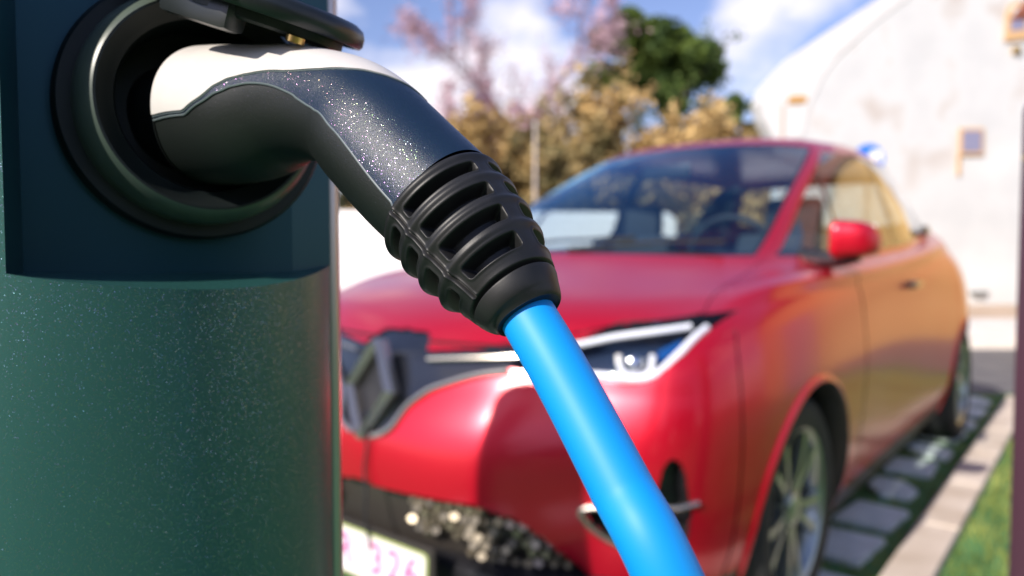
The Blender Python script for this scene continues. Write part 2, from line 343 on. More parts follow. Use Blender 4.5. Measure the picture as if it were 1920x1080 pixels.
def segd(x, y, pl, closed=False):
    d = np.full(len(x), 1e9); n = len(pl)
    for a in range(n if closed else n-1):
        x1, y1 = pl[a]; x2, y2 = pl[(a+1) % n]; L = (x2-x1)**2+(y2-y1)**2+1e-12
        t = np.clip(((x-x1)*(x2-x1)+(y-y1)*(y2-y1))/L, 0, 1); d = np.minimum(d, np.hypot(x-x1-t*(x2-x1), y-y1-t*(y2-y1)))
    return d
car = thing('red_car', 'glossy red compact hatchback parked on the grass pavers, facing the charging post', 'car', CARP, TH)
NI, NJ = 420, 300
# denser toward the front (stations 0..7)
ti = np.concatenate([np.linspace(0, 7, 300, endpoint=False), np.linspace(7, 13, 121)]); NI = len(ti)-1
tj = np.linspace(0, 10, NJ+1)
II, JJ = np.meshgrid(ti, tj, indexing='ij')
PV = surf(II.ravel(), JJ.ravel()).reshape(NI+1, NJ+1, 3)
PV[ti == 0, :, 1] = 0
# shoulder crease: a ridge with an undercut running back from the headlamp below the windows
jr = 4.72+.10*np.clip((II-4)/6, 0, 1); q_ = JJ-jr
ramp = np.where(q_ < 0, np.clip(1+q_/.34, 0, 1)**1.3, np.clip(1-q_/1.1, 0, 1)**1.5)
ramp = ramp*np.clip((II-3.55)/.8, 0, 1)*np.clip((11.4-II)/1.2, 0, 1)
_du = np.gradient(PV, axis=0); _dv = np.gradient(PV, axis=1); _n = np.cross(_dv, _du); _n /= (np.linalg.norm(_n, axis=2, keepdims=True)+1e-12)
if _n[150, 80, 1] < 0: _n = -_n
PV = PV+_n*(ramp*.017)[..., None]
ci = (II[:-1, :-1]+II[1:, 1:]).ravel()/2; cj = (JJ[:-1, :-1]+JJ[1:, 1:]).ravel()/2
PC = ((PV[:-1, :-1]+PV[1:, 1:])/2).reshape(-1, 3); X, Y, Z = PC.T
pid = np.zeros(len(ci), int)     # 0 body
PN = ['body', 'bonnet', 'front_bumper', 'windscreen', 'side_window', 'rear_window', 'front_door', 'rear_door', 'grille_panel', 'lower_grille', 'headlamp_cut', 'arch_cut', 'panel_gap', 'pillar_trim', 'tailgate', 'sill_trim', 'roof', 'fog_cut']
ID = {n: k for k, n in enumerate(PN)}
pid[(cj > 8)] = ID['roof']
HE = 4.0+.62*np.clip((ci-1.0)/1.2, 0, 1)
pid[(cj > 4.0) & (cj < 6) & (ci < 3.3)] = ID['bonnet']
pid[(cj <= HE) & (ci < 3.75)] = ID['front_bumper']
pid[(ci > 11.0)] = ID['tailgate']
pid[(cj <= 8) & (cj >= 6) & (ci < 3.0)] = ID['windscreen']
pid[(cj < 7.92) & (cj > 6.12) & (ci > 3.75) & (ci < 10.9)] = ID['side_window']
pid[(cj < 7.8) & (cj > 6.2) & (ci > 11.2)] = ID['rear_window']
low = (cj < 6.12)
fd = low & (X < -.52) & (X > -1.50) & (cj > .25) & (ci > 4); rd = low & (X <= -1.50) & (X > -2.32+.18*np.clip(.9-Z, 0, 1)) & (cj > .25) & (ci > 4)
pid[fd] = ID['front_door']; pid[rd] = ID['rear_door']
pid[(cj < .45) & (ci > 3.7) & (ci < 11)] = ID['sill_trim']
# black pillars between the side windows
for (xa, xb) in ((-1.50, -1.72),):
    pid[(pid == ID['side_window']) & (X < xa-.0+(Z-1.05)*-.2) & (X > xa-.09+(Z-1.05)*-.2)] = ID['pillar_trim']
pid[(pid == ID['side_window']) & (np.abs(X-(-.72-(Z-1.05)*.55)) < .018)] = ID['pillar_trim']
pid[(pid == ID['side_window']) & (X < -2.38-(Z-1.05)*.35)] = ID['pillar_trim']
# window surround
pid[(cj <= 6.12) & (cj > 6.02) & (ci > 3.7) & (ci < 11)] = ID['pillar_trim']
pid[(pid == ID['windscreen']) & ((ci > 2.86) | (cj < 6.06) | (cj > 7.93))] = ID['pillar_trim']
# panel gaps
gap = np.zeros(len(ci), bool)
gap |= (np.abs(ci-3.3) < .012) & (cj > 4.6) & (cj < 6); gap |= (np.abs(cj-HE) < .022) & (ci < 3.3)
gap |= (np.abs(ci-3.75) < .01) & (cj < 4.0) & (cj > .4)
gap |= low & (cj > .45) & (ci > 4) & ((np.abs(X+.52) < .005) | (np.abs(X+1.50) < .005))
gap |= (ci > 4) & (ci < 11) & (np.abs(cj-.45) < .02)
pid[gap] = ID['panel_gap']
# front features in (y, z) of the car
HEAD = [(.37,.792),(.50,.818),(.55,.850),(.66,.868),(.775,.886),(.757,.84),(.745,.80),(.70,.748),(.65,.728),(.60,.730),(.48,.738),(.37,.748)]
FOG = [(.575,.455),(.66,.462),(.715,.467),(.727,.52),(.736,.565),(.750,.580),(.763,.570),(.770,.54),(.776,.46),(.768,.40),(.745,.36),(.68,.36),(.62,.39),(.59,.42)]
hd = inpoly(Y, Z, HEAD) & (X > .05)
fg = inpoly(Y, Z, FOG) & (X > .3)
# grille band: from the emblem out to the lamps
BAND = [(-.01,.82),(.09,.815),(.125,.775),(.26,.787),(.37,.803),(.37,.742),(.289,.727),(.191,.692),(.127,.642),(.094,.588),(.036,.562),(-.01,.56)]
LOWG = [(-.01,.445),(.12,.438),(.35,.436),(.437,.412),(.492,.37),(.56,.308),(.63,.22),(.56,.17),(-.01,.17)]
bd = inpoly(Y, Z, BAND) & (X > .4); lg = inpoly(Y, Z, LOWG) & (X > .4)
pid[bd] = ID['grille_panel']; pid[lg] = ID['lower_grille']; pid[hd] = ID['headlamp_cut']; pid[fg] = ID['fog_cut']
for xw in (0.0, -2.588):
    pid[(np.hypot(X-xw, Z-.33) < .355) & (Y > .5) & (cj < 5)] = ID['arch_cut']
    pid[(np.abs(X-xw) < .335) & (Z < .33) & (Y > .5)] = ID['arch_cut']
QI = np.arange(NI*NJ).reshape(NI, NJ); a = (np.arange(NI)[:, None]*(NJ+1)+np.arange(NJ)[None, :]).ravel()
QUAD = np.stack([a, a+1, a+NJ+2, a+NJ+1], 1)
VV = PV.reshape(-1, 3)
# vertex normals (outward) for offsets
du = np.gradient(PV, axis=0); dv = np.gradient(PV, axis=1); NR = np.cross(dv, du); NR /= (np.linalg.norm(NR, axis=2, keepdims=True)+1e-12)
if NR[150, 80, 1] < 0: NR = -NR
NRF = NR.reshape(-1, 3)
def part(name, mask, m, off=0., side=0, parent=car, obj=None):
    """part of the skin; side 0 = both halves in one mesh, +1 left, -1 right"""
    Q = QUAD[mask]; e1 = VV[Q[:, 1]]-VV[Q[:, 0]]; e2 = VV[Q[:, 3]]-VV[Q[:, 0]]
    if (np.cross(e1, e2)*NRF[Q[:, 0]]).sum() < 0: Q = Q[:, ::-1]
    u, inv = np.unique(Q, return_inverse=True); Q = inv.reshape(-1, 4)
    v = VV[u]+NRF[u]*off; Vs = []; Fs = []
    if side >= 0: Vs.append(v); Fs.append(Q)
    if side <= 0:
        v2 = v*np.array([1, -1, 1]); Fs.append(Q[:, ::-1] + (len(v) if side == 0 else 0)); Vs.append(v2)
    V = np.concatenate(Vs); F = np.concatenate(Fs)
    if side == 0:
        key = np.round(V, 5); _, ix, iv = np.unique(key, axis=0, return_index=True, return_inverse=True)
        V = V[ix]; F = iv.reshape(-1)[F]
        ok = np.array([len(set(f)) == 4 for f in F.tolist()]) if False else np.ones(len(F), bool); F = F[ok]
    F = [tuple(dict.fromkeys(f)) for f in F.tolist()]; F = [f for f in F if len(f) > 2]
    return mesh(obj or name, V, F, m, parent)
def pm(n): return pid == ID[n]
part('body', pm('body'), M_RED); part('roof', pm('roof'), M_RED); part('bonnet', pm('bonnet'), M_RED)
part('front_bumper', pm('front_bumper'), M_RED); part('tailgate', pm('tailgate'), M_RED)
part('panel_gap', pm('panel_gap'), M_GAP, -.004); part('pillar_trim', pm('pillar_trim'), M_GLOSS, -.001)
part('windscreen', pm('windscreen'), M_WIND, -.002); part('rear_window', pm('rear_window'), M_SIDE, -.002)
for s in (1, -1):
    part('front_door', pm('front_door'), M_RED, side=s); part('rear_door', pm('rear_door'), M_RED, side=s)
    part('side_window', pm('side_window') & (X > -1.6), M_SIDE, -.003, side=s); part('side_window', pm('side_window') & (X <= -1.6), M_SIDE, -.003, side=s)
    part('sill_trim', pm('sill_trim'), M_BLACK, side=s)
part('grille_panel', pm('grille_panel'), M_GLOSS, -.006)
lgp = part('lower_grille', pm('lower_grille'), M_GRILLE, -.045)
def skin_yz(y, z, off=0.):
    """body-skin point of the nose at given y, z"""
    w = np.argmin((X-0 < -.1)*9 + (Y-abs(y))**2+(Z-z)**2); i = w//NJ; j = w % NJ
    p = Vector(PV[i, j]); n = Vector(NR[i, j]); p = Vector((p.x, abs(y), z)); p += n*off
    if y < 0: p.y = -p.y
    return p
# honeycomb facets of the lower grille, one joined piece
mb = MB()
for r in range(11):
    z = .18+r*.0235
    for k in range(-24, 25):
        y = k*.027+(.0135 if r % 2 else 0)
        if not inpoly(np.array([abs(y)]), np.array([z]), LOWG)[0]: continue
        if abs(y) < .30 and z < .34: continue
        if abs(y) < .16: continue
        p = skin_yz(y+rnd.uniform(-.003, .003), z+rnd.uniform(-.003, .003), -.02+rnd.uniform(-.006, .004))
        if rnd.random() < .06: continue
        Mx = frame(p, (1, rnd.uniform(-.35, .35), rnd.uniform(-.1, .9)), (0, 1, 0))
        mb.prism([(.0125*math.cos(q*math.pi/3+.52), .0095*math.sin(q*math.pi/3+.52)) for q in range(6)], Mx, -.012, .002+rnd.uniform(0, .004))
mb.build('grille_facet', M_GLINT, car, smooth=False)['kind'] = 'stuff'
# chrome line above the bumper, running from the emblem to each lamp
for s in (1, -1):
    pts = [skin_yz(s*y, z, .004) for y, z in ((.036, .560), (.094, .586), (.127, .641), (.155, .668), (.191, .691), (.289, .726), (.37, .740))]
    pts = [Vector(p) for p in crom(np.array([p[:] for p in pts]), np.linspace(0, 6, 30))]
    MB().tube(pts, .0075, 8).build('grille_chrome_strip', M_SATIN, car)
    pts = [skin_yz(s*y, z, .002) for y, z in ((.14, .755), (.22, .762), (.32, .770), (.39, .777))]
    MB().tube(pts, .006, 8).build('grille_upper_strip', M_SATIN, car)
# emblem: open lozenge, faceted
em = MB(); Me = frame(Vector((.815, 0, .675)), (1, 0, .25), (0, 1, 0))
ho, hi_, wo, wi = .130, .096, .094, .064
outer = [(-.012, ho), (.012, ho), (wo, 0), (.012, -ho), (-.012, -ho), (-wo, 0)]
inner = [(-.006, hi_), (.006, hi_), (wi, 0), (.006, -hi_), (-.006, -hi_), (-wi, 0)]
mid = [((a[0]+b[0])/2, (a[1]+b[1])/2) for a, b in zip(outer, inner)]
V = []; F = []
for ring, h in ((outer, -.02), (outer, .004), (mid, .022), (inner, .004), (inner, -.02)): V += [Me @ Vector((x, y, h)) for x, y in ring]
for r in range(4):
    for k in range(6): F.append((r*6+k, r*6+(k+1) % 6, (r+1)*6+(k+1) % 6, (r+1)*6+k))
em.add(V, F); em.build('emblem', M_SATIN, car, smooth=False)
MB().prism([(x*1.02, y*1.02) for x, y in inner], Me, -.03, -.016).build('emblem_backing', M_BLACK, car, smooth=False)
# cord hanging from the emblem down past the plate
cp = crom(np.array([(.852, .03, .585), (.856, .035, .54), (.862, .032, .48), (.868, .045, .42), (.874, .05, .36), (.872, .06, .30), (.86, .055, .22)]), np.linspace(0, 6, 40))
MB().tube(cp.tolist(), .0035, 8).build('cord', M_CORD, car)
# headlamps
def poly_res(poly, n):
    P_ = poly+[poly[0]]; L = [0]
    for a, b in zip(P_, P_[1:]): L.append(L[-1]+math.hypot(b[0]-a[0], b[1]-a[1]))
    t = np.linspace(0, L[-1], n, endpoint=False); return list(zip(np.interp(t, L, [p[0] for p in P_]), np.interp(t, L, [p[1] for p in P_])))
def skin_pt(y, z, off):
    w = np.argmin(np.where((X > .0) & (cj > 1), (Y-y)**2+(Z-z)**2, 9)); i = w//NJ; j = w % NJ
    return Vector(PC[w]) + Vector(NR[i, j])*off
for s in (1, -1):
    hl = bpy.data.objects.new('headlamp', None); C.objects.link(hl); hl.parent = car
    part('lens', pm('headlamp_cut'), M_LENS, .0, side=s, parent=hl)
    part('housing', pm('headlamp_cut'), M_LAMPIN, -.06, side=s, parent=hl)
    fl = Vector((1, s, 1))
    def sp(y, z, off): 
        p = skin_pt(y, z, off); return Vector((p.x, p.y*s, p.z))
    lo = [(.45, .752), (.53, .748), (.60, .745), (.652, .746), (.697, .759), (.731, .803), (.741, .838), (.748, .858)]
    up = [(.40, .790), (.455, .804), (.515, .817), (.573, .835), (.658, .853), (.715, .863)]
    for ln, r in ((lo, .0095), (up, .0080)):
        pts = crom(np.array([sp(y, z, -.011)[:] for y, z in ln]), np.linspace(0, len(ln)-1, 40))
        MB().tube(pts.tolist(), r, 10).build('light_strip', M_DRL, hl)
    # skirt closing the lamp opening
    ring = poly_res(HEAD, 60); V = [sp(y, z, .0) for y, z in ring]+[sp(y, z, -.06) for y, z in ring]
    mesh('bezel', V, [(k, (k+1) % 60, 60+(k+1) % 60, 60+k) for k in range(60)], M_BLACK, hl)
    cpt = sp(.630, .793, -.040); Mx = frame(cpt, (.75, .65*s, .05), (-.65, .75*s, 0)) if s > 0 else frame(cpt, (.75, -.65, .05), (.65, .75, 0))
    MB().lathe([(.020, 0), (.020, .02), (.017, .022), (.015, .018), (.0, .024)], Mx, 32).build('projector', M_REFL, hl)
    # U-shaped light around the projector
    upts = [(-.040, .024), (-.038, .002), (-.026, -.020), (0, -.027), (.026, -.022), (.036, -.004), (.038, .024)]
    pts = crom(np.array([(Mx @ Vector((x*s, y, .022)))[:] for x, y in upts]), np.linspace(0, 6, 30))
    MB().tube(pts.tolist(), .0075, 10).build('light_ring', M_DRL, hl)
    MB().prism([(s*a, b) for a, b in ((.052, .0), (.105, .030), (.11, .055), (.055, .030))][::s], Mx, -.004, .012).build('blue_reflector', M_LAMPBLUE, hl, smooth=False)
    # fog lamp recess
    fo = bpy.data.objects.new('fog_lamp', None); C.objects.link(fo); fo.parent = car
    part('recess', pm('fog_cut'), M_BLACK, -.045, side=s, parent=fo)
    ring = poly_res(FOG, 60); V = [sp(y, z, .002) for y, z in ring]+[sp(y, z, -.045) for y, z in ring]
    mesh('recess_wall', V, [(k, (k+1) % 60, 60+(k+1) % 60, 60+k) for k in range(60)], M_BLACK, fo)
    fr = [(.72, .468), (.66, .466), (.60, .458), (.572, .448), (.588, .418), (.62, .388), (.68, .365)]
    pts = crom(np.array([sp(y, z, .004)[:] for y, z in fr]), np.linspace(0, 6, 40)); MB().tube(pts.tolist(), .0075, 8).build('surround', M_SATIN, fo)
    MB().lathe([(.034, 0), (.034, .012), (.028, .016), (.0, .012)], frame(sp(.67, .415, -.03), (1, .5*s, 0), (0, 1, 0)), 28).build('lamp_glass', M_GLOSS, fo)
    # side strip
    pts = crom(np.array([sp(y, z, .004)[:] for y, z in ((.728, .47), (.755, .475), (.785, .48))]), np.linspace(0, 2, 12)); MB().tube(pts.tolist(), .006, 8).build('surround', M_SATIN, fo)
# number plate
pl = bpy.data.objects.new('number_plate', None); C.objects.link(pl); pl.parent = car
pl.location = (.868, 0, .262); pl.rotation_euler = (math.pi/2-.05, 0, math.pi/2)
def rrect(w, h, r, n=5):
    o = []
    for cx, cy, a in ((w-r, h-r, 0), (-w+r, h-r, 90), (-w+r, -h+r, 180), (w-r, -h+r, 270)):
        for k in range(n): t = math.radians(a+90*k/(n-1)); o.append((cx+r*math.cos(t), cy+r*math.sin(t)))
    return o
I4 = Matrix.Identity(4)
MB().prism(rrect(.262, .060, .014), I4, -.004, 0).build('plate_border', M_PLRIM, pl, smooth=False)
MB().prism(rrect(.254, .053, .010), I4, 0, .002).build('plate_face', M_PLATE, pl, smooth=False)
def text(body, size, loc, m, parent, name='lettering', ext=.0006, rot=(0, 0, 0), sx=1):
    cu = bpy.data.curves.new(name, 'FONT'); cu.body = body; cu.size = size; cu.extrude = ext; cu.align_x = 'CENTER'; cu.align_y = 'CENTER'; cu.offset = size*.012
    ob = bpy.data.objects.new(name, cu); C.objects.link(ob); dg = bpy.context.evaluated_depsgraph_get(); me = bpy.data.meshes.new_from_object(ob.evaluated_get(dg))
    bpy.data.objects.remove(ob); me.materials.clear(); me.materials.append(m); o = bpy.data.objects.new(name, me); C.objects.link(o); o.parent = parent; o.location = loc; o.rotation_euler = rot; o.scale = (sx, 1, 1); return o
for ch, x in (('1', -.20), ('B', -.10), ('R', -.035), ('3', .085), ('2', .15), ('6', .212)): text(ch, .108, (x, 0, .0028), M_PLTXT, pl, name='character')
MB().box((.858, 0, .262), (.012, .56, .15), bev=.004).build('plate_holder', M_GRILLE, car, smooth=False)
# wheels
def wheel(x, s):
    w = bpy.data.objects.new('wheel', None); C.objects.link(w); w.parent = car; w.location = (x, s*(.735 if x > -1 else .772), .318)
    Mw = Matrix.Rotation(-math.pi/2*s, 4, 'X')     # local z points outward
    MB().lathe([(.222, -.09), (.300, -.098), (.316, -.075), (.318, -.0), (.316, .070), (.306, .090), (.285, .101), (.255, .103), (.226, .094), (.222, .08)], Mw, 72).build('tyre', M_TYRE, w)
    rim = MB().lathe([(.224, -.08), (.205, -.05), (.200, .02), (.210, .075), (.219, .091), (.226, .094), (.224, .085)], Mw, 72).build('rim', M_RIM, w)
    MB().lathe([(.200, .0), (.12, -.01), (0, -.01)], Mw, 48).build('brake_backing', M_RIMD, rim)
    for k in range(5):
        a = 2*math.pi*k/5+math.pi/2
        for d in (-1, 1):
            mb = MB(); base = Matrix.Rotation(a, 4, 'Z'); V = []
            for (r, off, hw, h) in ((.030, .010, .012, .070), (.10, .018, .010, .078), (.16, .034, .011, .082), (.208, .050, .014, .084)):
                for (ss, dh) in ((-1, -.022), (-1, 0), (1, 0), (1, -.022)): V.append(Mw @ base @ Vector((r, d*off+ss*hw, h+dh)))
            F = []
            for q in range(3):
                for e in range(4): F.append((q*4+e, q*4+(e+1) % 4, (q+1)*4+(e+1) % 4, (q+1)*4+e))
            F += [(0, 1, 2, 3), (15, 14, 13, 12)]
            mb.add(V, F); mb.build('spoke', M_RIM, rim, smooth=False)
    MB().lathe([(.052, .05), (.050, .080), (.034, .088), (0, .088)], Mw, 32).build('hub_cap', M_RIM, rim)
    for k in range(5):
        a = 2*math.pi*(k+.5)/5+math.pi/2
        MB().lathe([(.008, .06), (.008, .082), (0, .083)], Mw @ Matrix.Translation((.042*math.cos(a), .042*math.sin(a), 0)), 8).build('wheel_bolt', M_RIMD, rim)
    # arch liner and lip
for s in (1, -1):
    for x in (0.0, -2.588):
        wheel(x, s)
        V = []; F = []; n = 40
        for k in range(n+1):
            a = -.35+(math.pi+.7)*k/n; c, q = math.cos(a), math.sin(a)
            px_, pz_ = x+.352*c, .33+.352*q; zz = max(pz_, .19); zz = min(zz, .68)
            sel = np.where((ci > 3.8) & (ci < 11) & (cj < 5), (X-px_)**2+(Z-zz)**2, 9); yy = Y[np.argmin(sel)]
            for (rr, yo) in ((.368, -.001), (.362, .007), (.350, .008), (.343, -.004), (.343, -.30)):
                V.append((x+rr*c, s*(yy+yo), max(.33+rr*q, .17)))
        for k in range(n):
            for e in range(4): F.append((k*5+e, k*5+e+1, (k+1)*5+e+1, (k+1)*5+e))
        V = [tuple(v) for v in V]
        mesh('arch_lip', V, [f for f in F if (f[0] % 5) < 2], M_RED, car)
        mesh('arch_liner', V, [f for f in F if (f[0] % 5) >= 2], M_BLACK, car)
MB().box((-1.25, 0, .24), (4.1, 1.42, .10), bev=.02).build('underbody', M_BLACK, car, smooth=False)
MB().box((.30, 0, .50), (.62, 1.0, .42), bev=.03).build('engine_bay', M_BLACK, car, smooth=False)
# mirrors
for s in (1, -1):
    mr_ = bpy.data.objects.new('wing_mirror', None); C.objects.link(mr_); mr_.parent = car; mr_.location = (-.36, s*.868, 1.068)
    bm = bmesh.new(); bmesh.ops.create_uvsphere(bm, u_segments=32, v_segments=20, radius=1)
    for v in bm.verts:
        x, y, z = v.co; sg = lambda q, e: math.copysign(abs(q)**e, q)
        fx = sg(x, .75); v.co = Vector((fx*(.06 if x > 0 else .03), s*(sg(y, .5)*.066), sg(z, .5)*.056*(1-.28*y)))
        v.co.x += -.03*y*1.0; v.co.z -= .01*max(0, y)
    me = bpy.data.meshes.new('mirror_shell'); bm.to_mesh(me); bm.free(); me.materials.append(M_RED); me.polygons.foreach_set('use_smooth', [True]*len(me.polygons))
    ms_ = bpy.data.objects.new('mirror_shell', me); C.objects.link(ms_); ms_.parent = mr_
    MB().box((-.033, 0, 0), (.01, .105, .085), bev=.004).build('mirror_glass', M_CHROME, mr_, smooth=False)
    MB().tube([(-.03, -s*.17, -.055), (-.01, -s*.10, -.065), (.0, -s*.04, -.06), (0, s*.01, -.045)], [.034, .030, .026, .026], 14).build('mirror_foot', M_BLACK, mr_)
    # door handles
    MB().box((-1.30, s*.862, .90), (.17, .03, .028), bev=.009).build('door_handle', M_GLOSS, car)
    MB().box((-2.42, s*.70, 1.15), (.10, .03, .05), bev=.012).build('door_handle', M_GLOSS, car)
# wipers, aerial
MB().tube([(.0, -.48, 1.035), (-.10, -.05, 1.07), (-.10, .25, 1.075)], .006, 8).build('wiper', M_GAP, car)
MB().tube([(-.0, .05, 1.04), (-.08, .35, 1.06), (-.13, .55, 1.06)], .006, 8).build('wiper', M_GAP, car)
MB().tube([(-2.35, 0, 1.54), (-2.55, 0, 1.70)], [.006, .003], 6).build('aerial', M_BLACK, car)
# cabin
inn = MB().box((-.42, 0, .93), (.42, 1.30, .16), bev=.05).build('dashboard', M_INT, car)
MB().tube([(-.62+.03*math.sin(a), .37+.17*math.cos(a), 1.0+.16*math.sin(a)) for a in np.linspace(0, 2*math.pi, 25)], .013, 8, cap=False).build('steering_wheel', M_INT, car)
for y in (.36, -.43):
    st = bpy.data.objects.new('front_seat', None); C.objects.link(st); st.parent = car
    MB().box((-1.22, y, .82), (.13, .46, .60), bev=.05, M=Matrix.Rotation(-.22, 4, 'Y')).build('backrest', M_SEAT, st)
    MB().box((-1.34, y, 1.19), (.08, .25, .17), bev=.035).build('headrest', M_SEAT, st)
    MB().box((-.98, y, .55), (.50, .48, .13), bev=.05).build('seat_cushion', M_SEAT, st)
rs = MB().box((-2.25, 0, .80), (.14, 1.16, .52), bev=.05, M=Matrix.Rotation(-.25, 4, 'Y')).build('rear_seat', M_SEAT, car)
MB().box((-.80, .0, 1.37), (.02, .22, .06), bev=.008).build('rear_view_mirror', M_BLACK, car)
MB().box((-1.4, 0, .36), (2.3, 1.35, .06)).build('cabin_floor', M_INT, car, smooth=False)
MB().box((-.40, .18, 1.018), (.10, .14, .012), bev=.004).build('parking_disc', mat('red_card', (.55, .05, .05), .6), car)

# ------------------------------------------------------------------ charging post (foreground left)
AX = Vector((-.203, .368)); RC = .110
PHI = math.radians(36); PNRM = Vector((math.sin(PHI), -math.cos(PHI), 0)); 
PLO = at(370, 215, .325)                                     # socket centre on the recess back
post = thing('charging_post', 'dark teal metallic charging post with recessed round socket, the plug in it', 'charging post', (AX.x, AX.y, 0))
def ray(px, py): d = at(px, py, 1.0)-Vector((0, 0, CAMZ)); return d
def on_cyl(px, py):
    d = ray(px, py); o = Vector((0, 0)); a = d.x**2+d.y**2; b = -2*(d.x*AX.x+d.y*AX.y); c = AX.length_squared-RC*RC
    q = b*b-4*a*c; q = max(q, 0); t = (-b-math.sqrt(q))/(2*a); return Vector((0, 0, CAMZ))+d*t
def on_plate(px, py, back=0.):
    d = ray(px, py); t = (PLO-PNRM*back-Vector((0, 0, CAMZ))).dot(PNRM)/d.dot(PNRM); return Vector((0, 0, CAMZ))+d*t
def ang(p): return math.atan2(p.y-AX.y, p.x-AX.x)
aL = ang(on_cyl(18, 300)); aR = ang(on_cyl(621, 420)); aE = aR+math.radians(9)
zL = [on_cyl(p, q) for p, q in ((11, 513), (60, 521), (130, 529), (200, 535), (259, 539), (330, 542), (389, 543), (440, 541), (492, 536), (530, 530), (560, 523), (590, 513), (610, 503), (619, 497))]
prof = [(ang(p), p.z) for p in zL]; aR = prof[-1][0]; aL = prof[0][0]
ztop = 1.30; zb = 0.0
# shell below the recess, and round the back above it
mb = MB(); n = 160; V = []; F = []
angs = sorted(set([aL+(aR-aL)*k/60 for k in range(61)]))
def zed(a): return float(np.interp(a, [p[0] for p in prof], [p[1] for p in prof]))
for a in angs:
    for z in (0.01, .3, .6, .8, zed(a)-.0006, zed(a)): V.append((AX.x+RC*math.cos(a), AX.y+RC*math.sin(a), z))
for k in range(len(angs)-1):
    for e in range(5): F.append((k*6+e, (k+1)*6+e, (k+1)*6+e+1, k*6+e+1))
mb.add(V, F)
back = [aR+(2*math.pi-(aR-aL))*k/100 for k in range(101)]; V = []; F = []
for a in back:
    for z in (0.01, .4, .8, 1.0, ztop-.012): V.append((AX.x+RC*math.cos(a), AX.y+RC*math.sin(a), z))
    V.append((AX.x+(RC-.012)*math.cos(a), AX.y+(RC-.012)*math.sin(a), ztop))
for k in range(100):
    for e in range(5): F.append((k*6+e, (k+1)*6+e, (k+1)*6+e+1, k*6+e+1))
mb.add(V, F)
# top of the post above the recess
ztp = 1.235; V = []; F = []
for a in angs:
    for z in (ztp, ztop-.012): V.append((AX.x+RC*math.cos(a), AX.y+RC*math.sin(a), z))
    V.append((AX.x+(RC-.012)*math.cos(a), AX.y+(RC-.012)*math.sin(a), ztop))
for k in range(len(angs)-1):
    for e in range(2): F.append((k*3+e, (k+1)*3+e, (k+1)*3+e+1, k*3+e+1))
mb.add(V, F)
mb.build('column', M_POST, post, world=True)
MB().lathe([(RC-.012, ztop), (.0, ztop+.002)], Matrix.Translation((AX.x, AX.y, 0)), 64).build('cap', M_POST, post, world=True)
# recess interior: ledge, back plate, side walls, roof
zc = on_plate(200, 512).z
pl_l = on_plate(44, 512); pl_r = on_plate(549, 513)
M_LEDGE = M_POST
V = []; F = []
for a in angs: V.append((AX.x+RC*math.cos(a), AX.y+RC*math.sin(a), zed(a)))
m_ = len(angs)
for k in range(m_):
    t = k/(m_-1); px = 44+(549-44)*t; p = on_plate(px, 512); V.append(tuple(p))
F = [(k, k+1, m_+k+1, m_+k) for k in range(m_-1)]
mesh('ledge', V, F, M_LEDGE, post, world=True)
def top(p, q): return Vector((p.x, p.y, q))
cL = Vector((AX.x+RC*math.cos(aL), AX.y+RC*math.sin(aL), zed(aL))); cR = Vector((AX.x+RC*math.cos(aR), AX.y+RC*math.sin(aR), zed(aR)))
pr2 = on_plate(549, 513)
bp_l = on_plate(44, 513); 
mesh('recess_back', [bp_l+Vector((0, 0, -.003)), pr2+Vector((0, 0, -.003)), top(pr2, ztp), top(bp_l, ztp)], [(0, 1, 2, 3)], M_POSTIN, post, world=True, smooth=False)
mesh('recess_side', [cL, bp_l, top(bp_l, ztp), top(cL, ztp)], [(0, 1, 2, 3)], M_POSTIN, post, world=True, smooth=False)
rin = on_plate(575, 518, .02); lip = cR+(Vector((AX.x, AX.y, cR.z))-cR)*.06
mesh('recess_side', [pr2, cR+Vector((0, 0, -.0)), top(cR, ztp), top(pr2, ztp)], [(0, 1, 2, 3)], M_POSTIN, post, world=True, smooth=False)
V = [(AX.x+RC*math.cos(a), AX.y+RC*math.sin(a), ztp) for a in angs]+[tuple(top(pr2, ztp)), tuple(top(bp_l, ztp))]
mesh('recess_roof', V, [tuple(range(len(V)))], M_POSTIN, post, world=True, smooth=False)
# slim bright edge strip down the right flank of the post
a0 = aR+math.radians(5)
ep = lambda r, a, z: (AX.x+r*math.cos(a), AX.y+r*math.sin(a), z)
V = []; F = []
for z in (.01, 1.0, 1.285):
    for (r, a) in ((RC-.002, aR+.02), (RC+.0018, aR+.03), (RC+.0030, aR+.07), (RC+.0030, aR+.12), (RC-.002, aR+.14)): V.append(ep(r, a, z))
for k in range(2):
    for e in range(4): F.append((k*5+e, k*5+e+1, (k+1)*5+e+1, (k+1)*5+e))
mesh('edge_trim', V, F, M_TRIM, post, world=True)
# socket: black backing ring, lighter collar, dark bore
MS = frame(PLO, PNRM, Vector((0, 0, 1)).cross(PNRM))
sock = bpy.data.objects.new('socket', None); C.objects.link(sock); sock.parent = post
MB().lathe([(.0560, -.002), (.0560, .006), (.0545, .0085), (.046, .0085)], MS, 96).build('backing_ring', M_SOCK, sock, world=True)
MB().lathe([(.0495, .0085), (.0492, .016), (.0482, .020), (.0452, .0262), (.0438, .0272)], MS, 96).build('collar', M_COLLAR, sock, world=True)
MB().lathe([(.0438, .0272), (.0428, .0272), (.0385, .0225), (.0360, .021), (.0350, .018), (.0345, .0012), (.0, .0012)], MS, 96).build('bore', M_SOCK, sock, world=True)
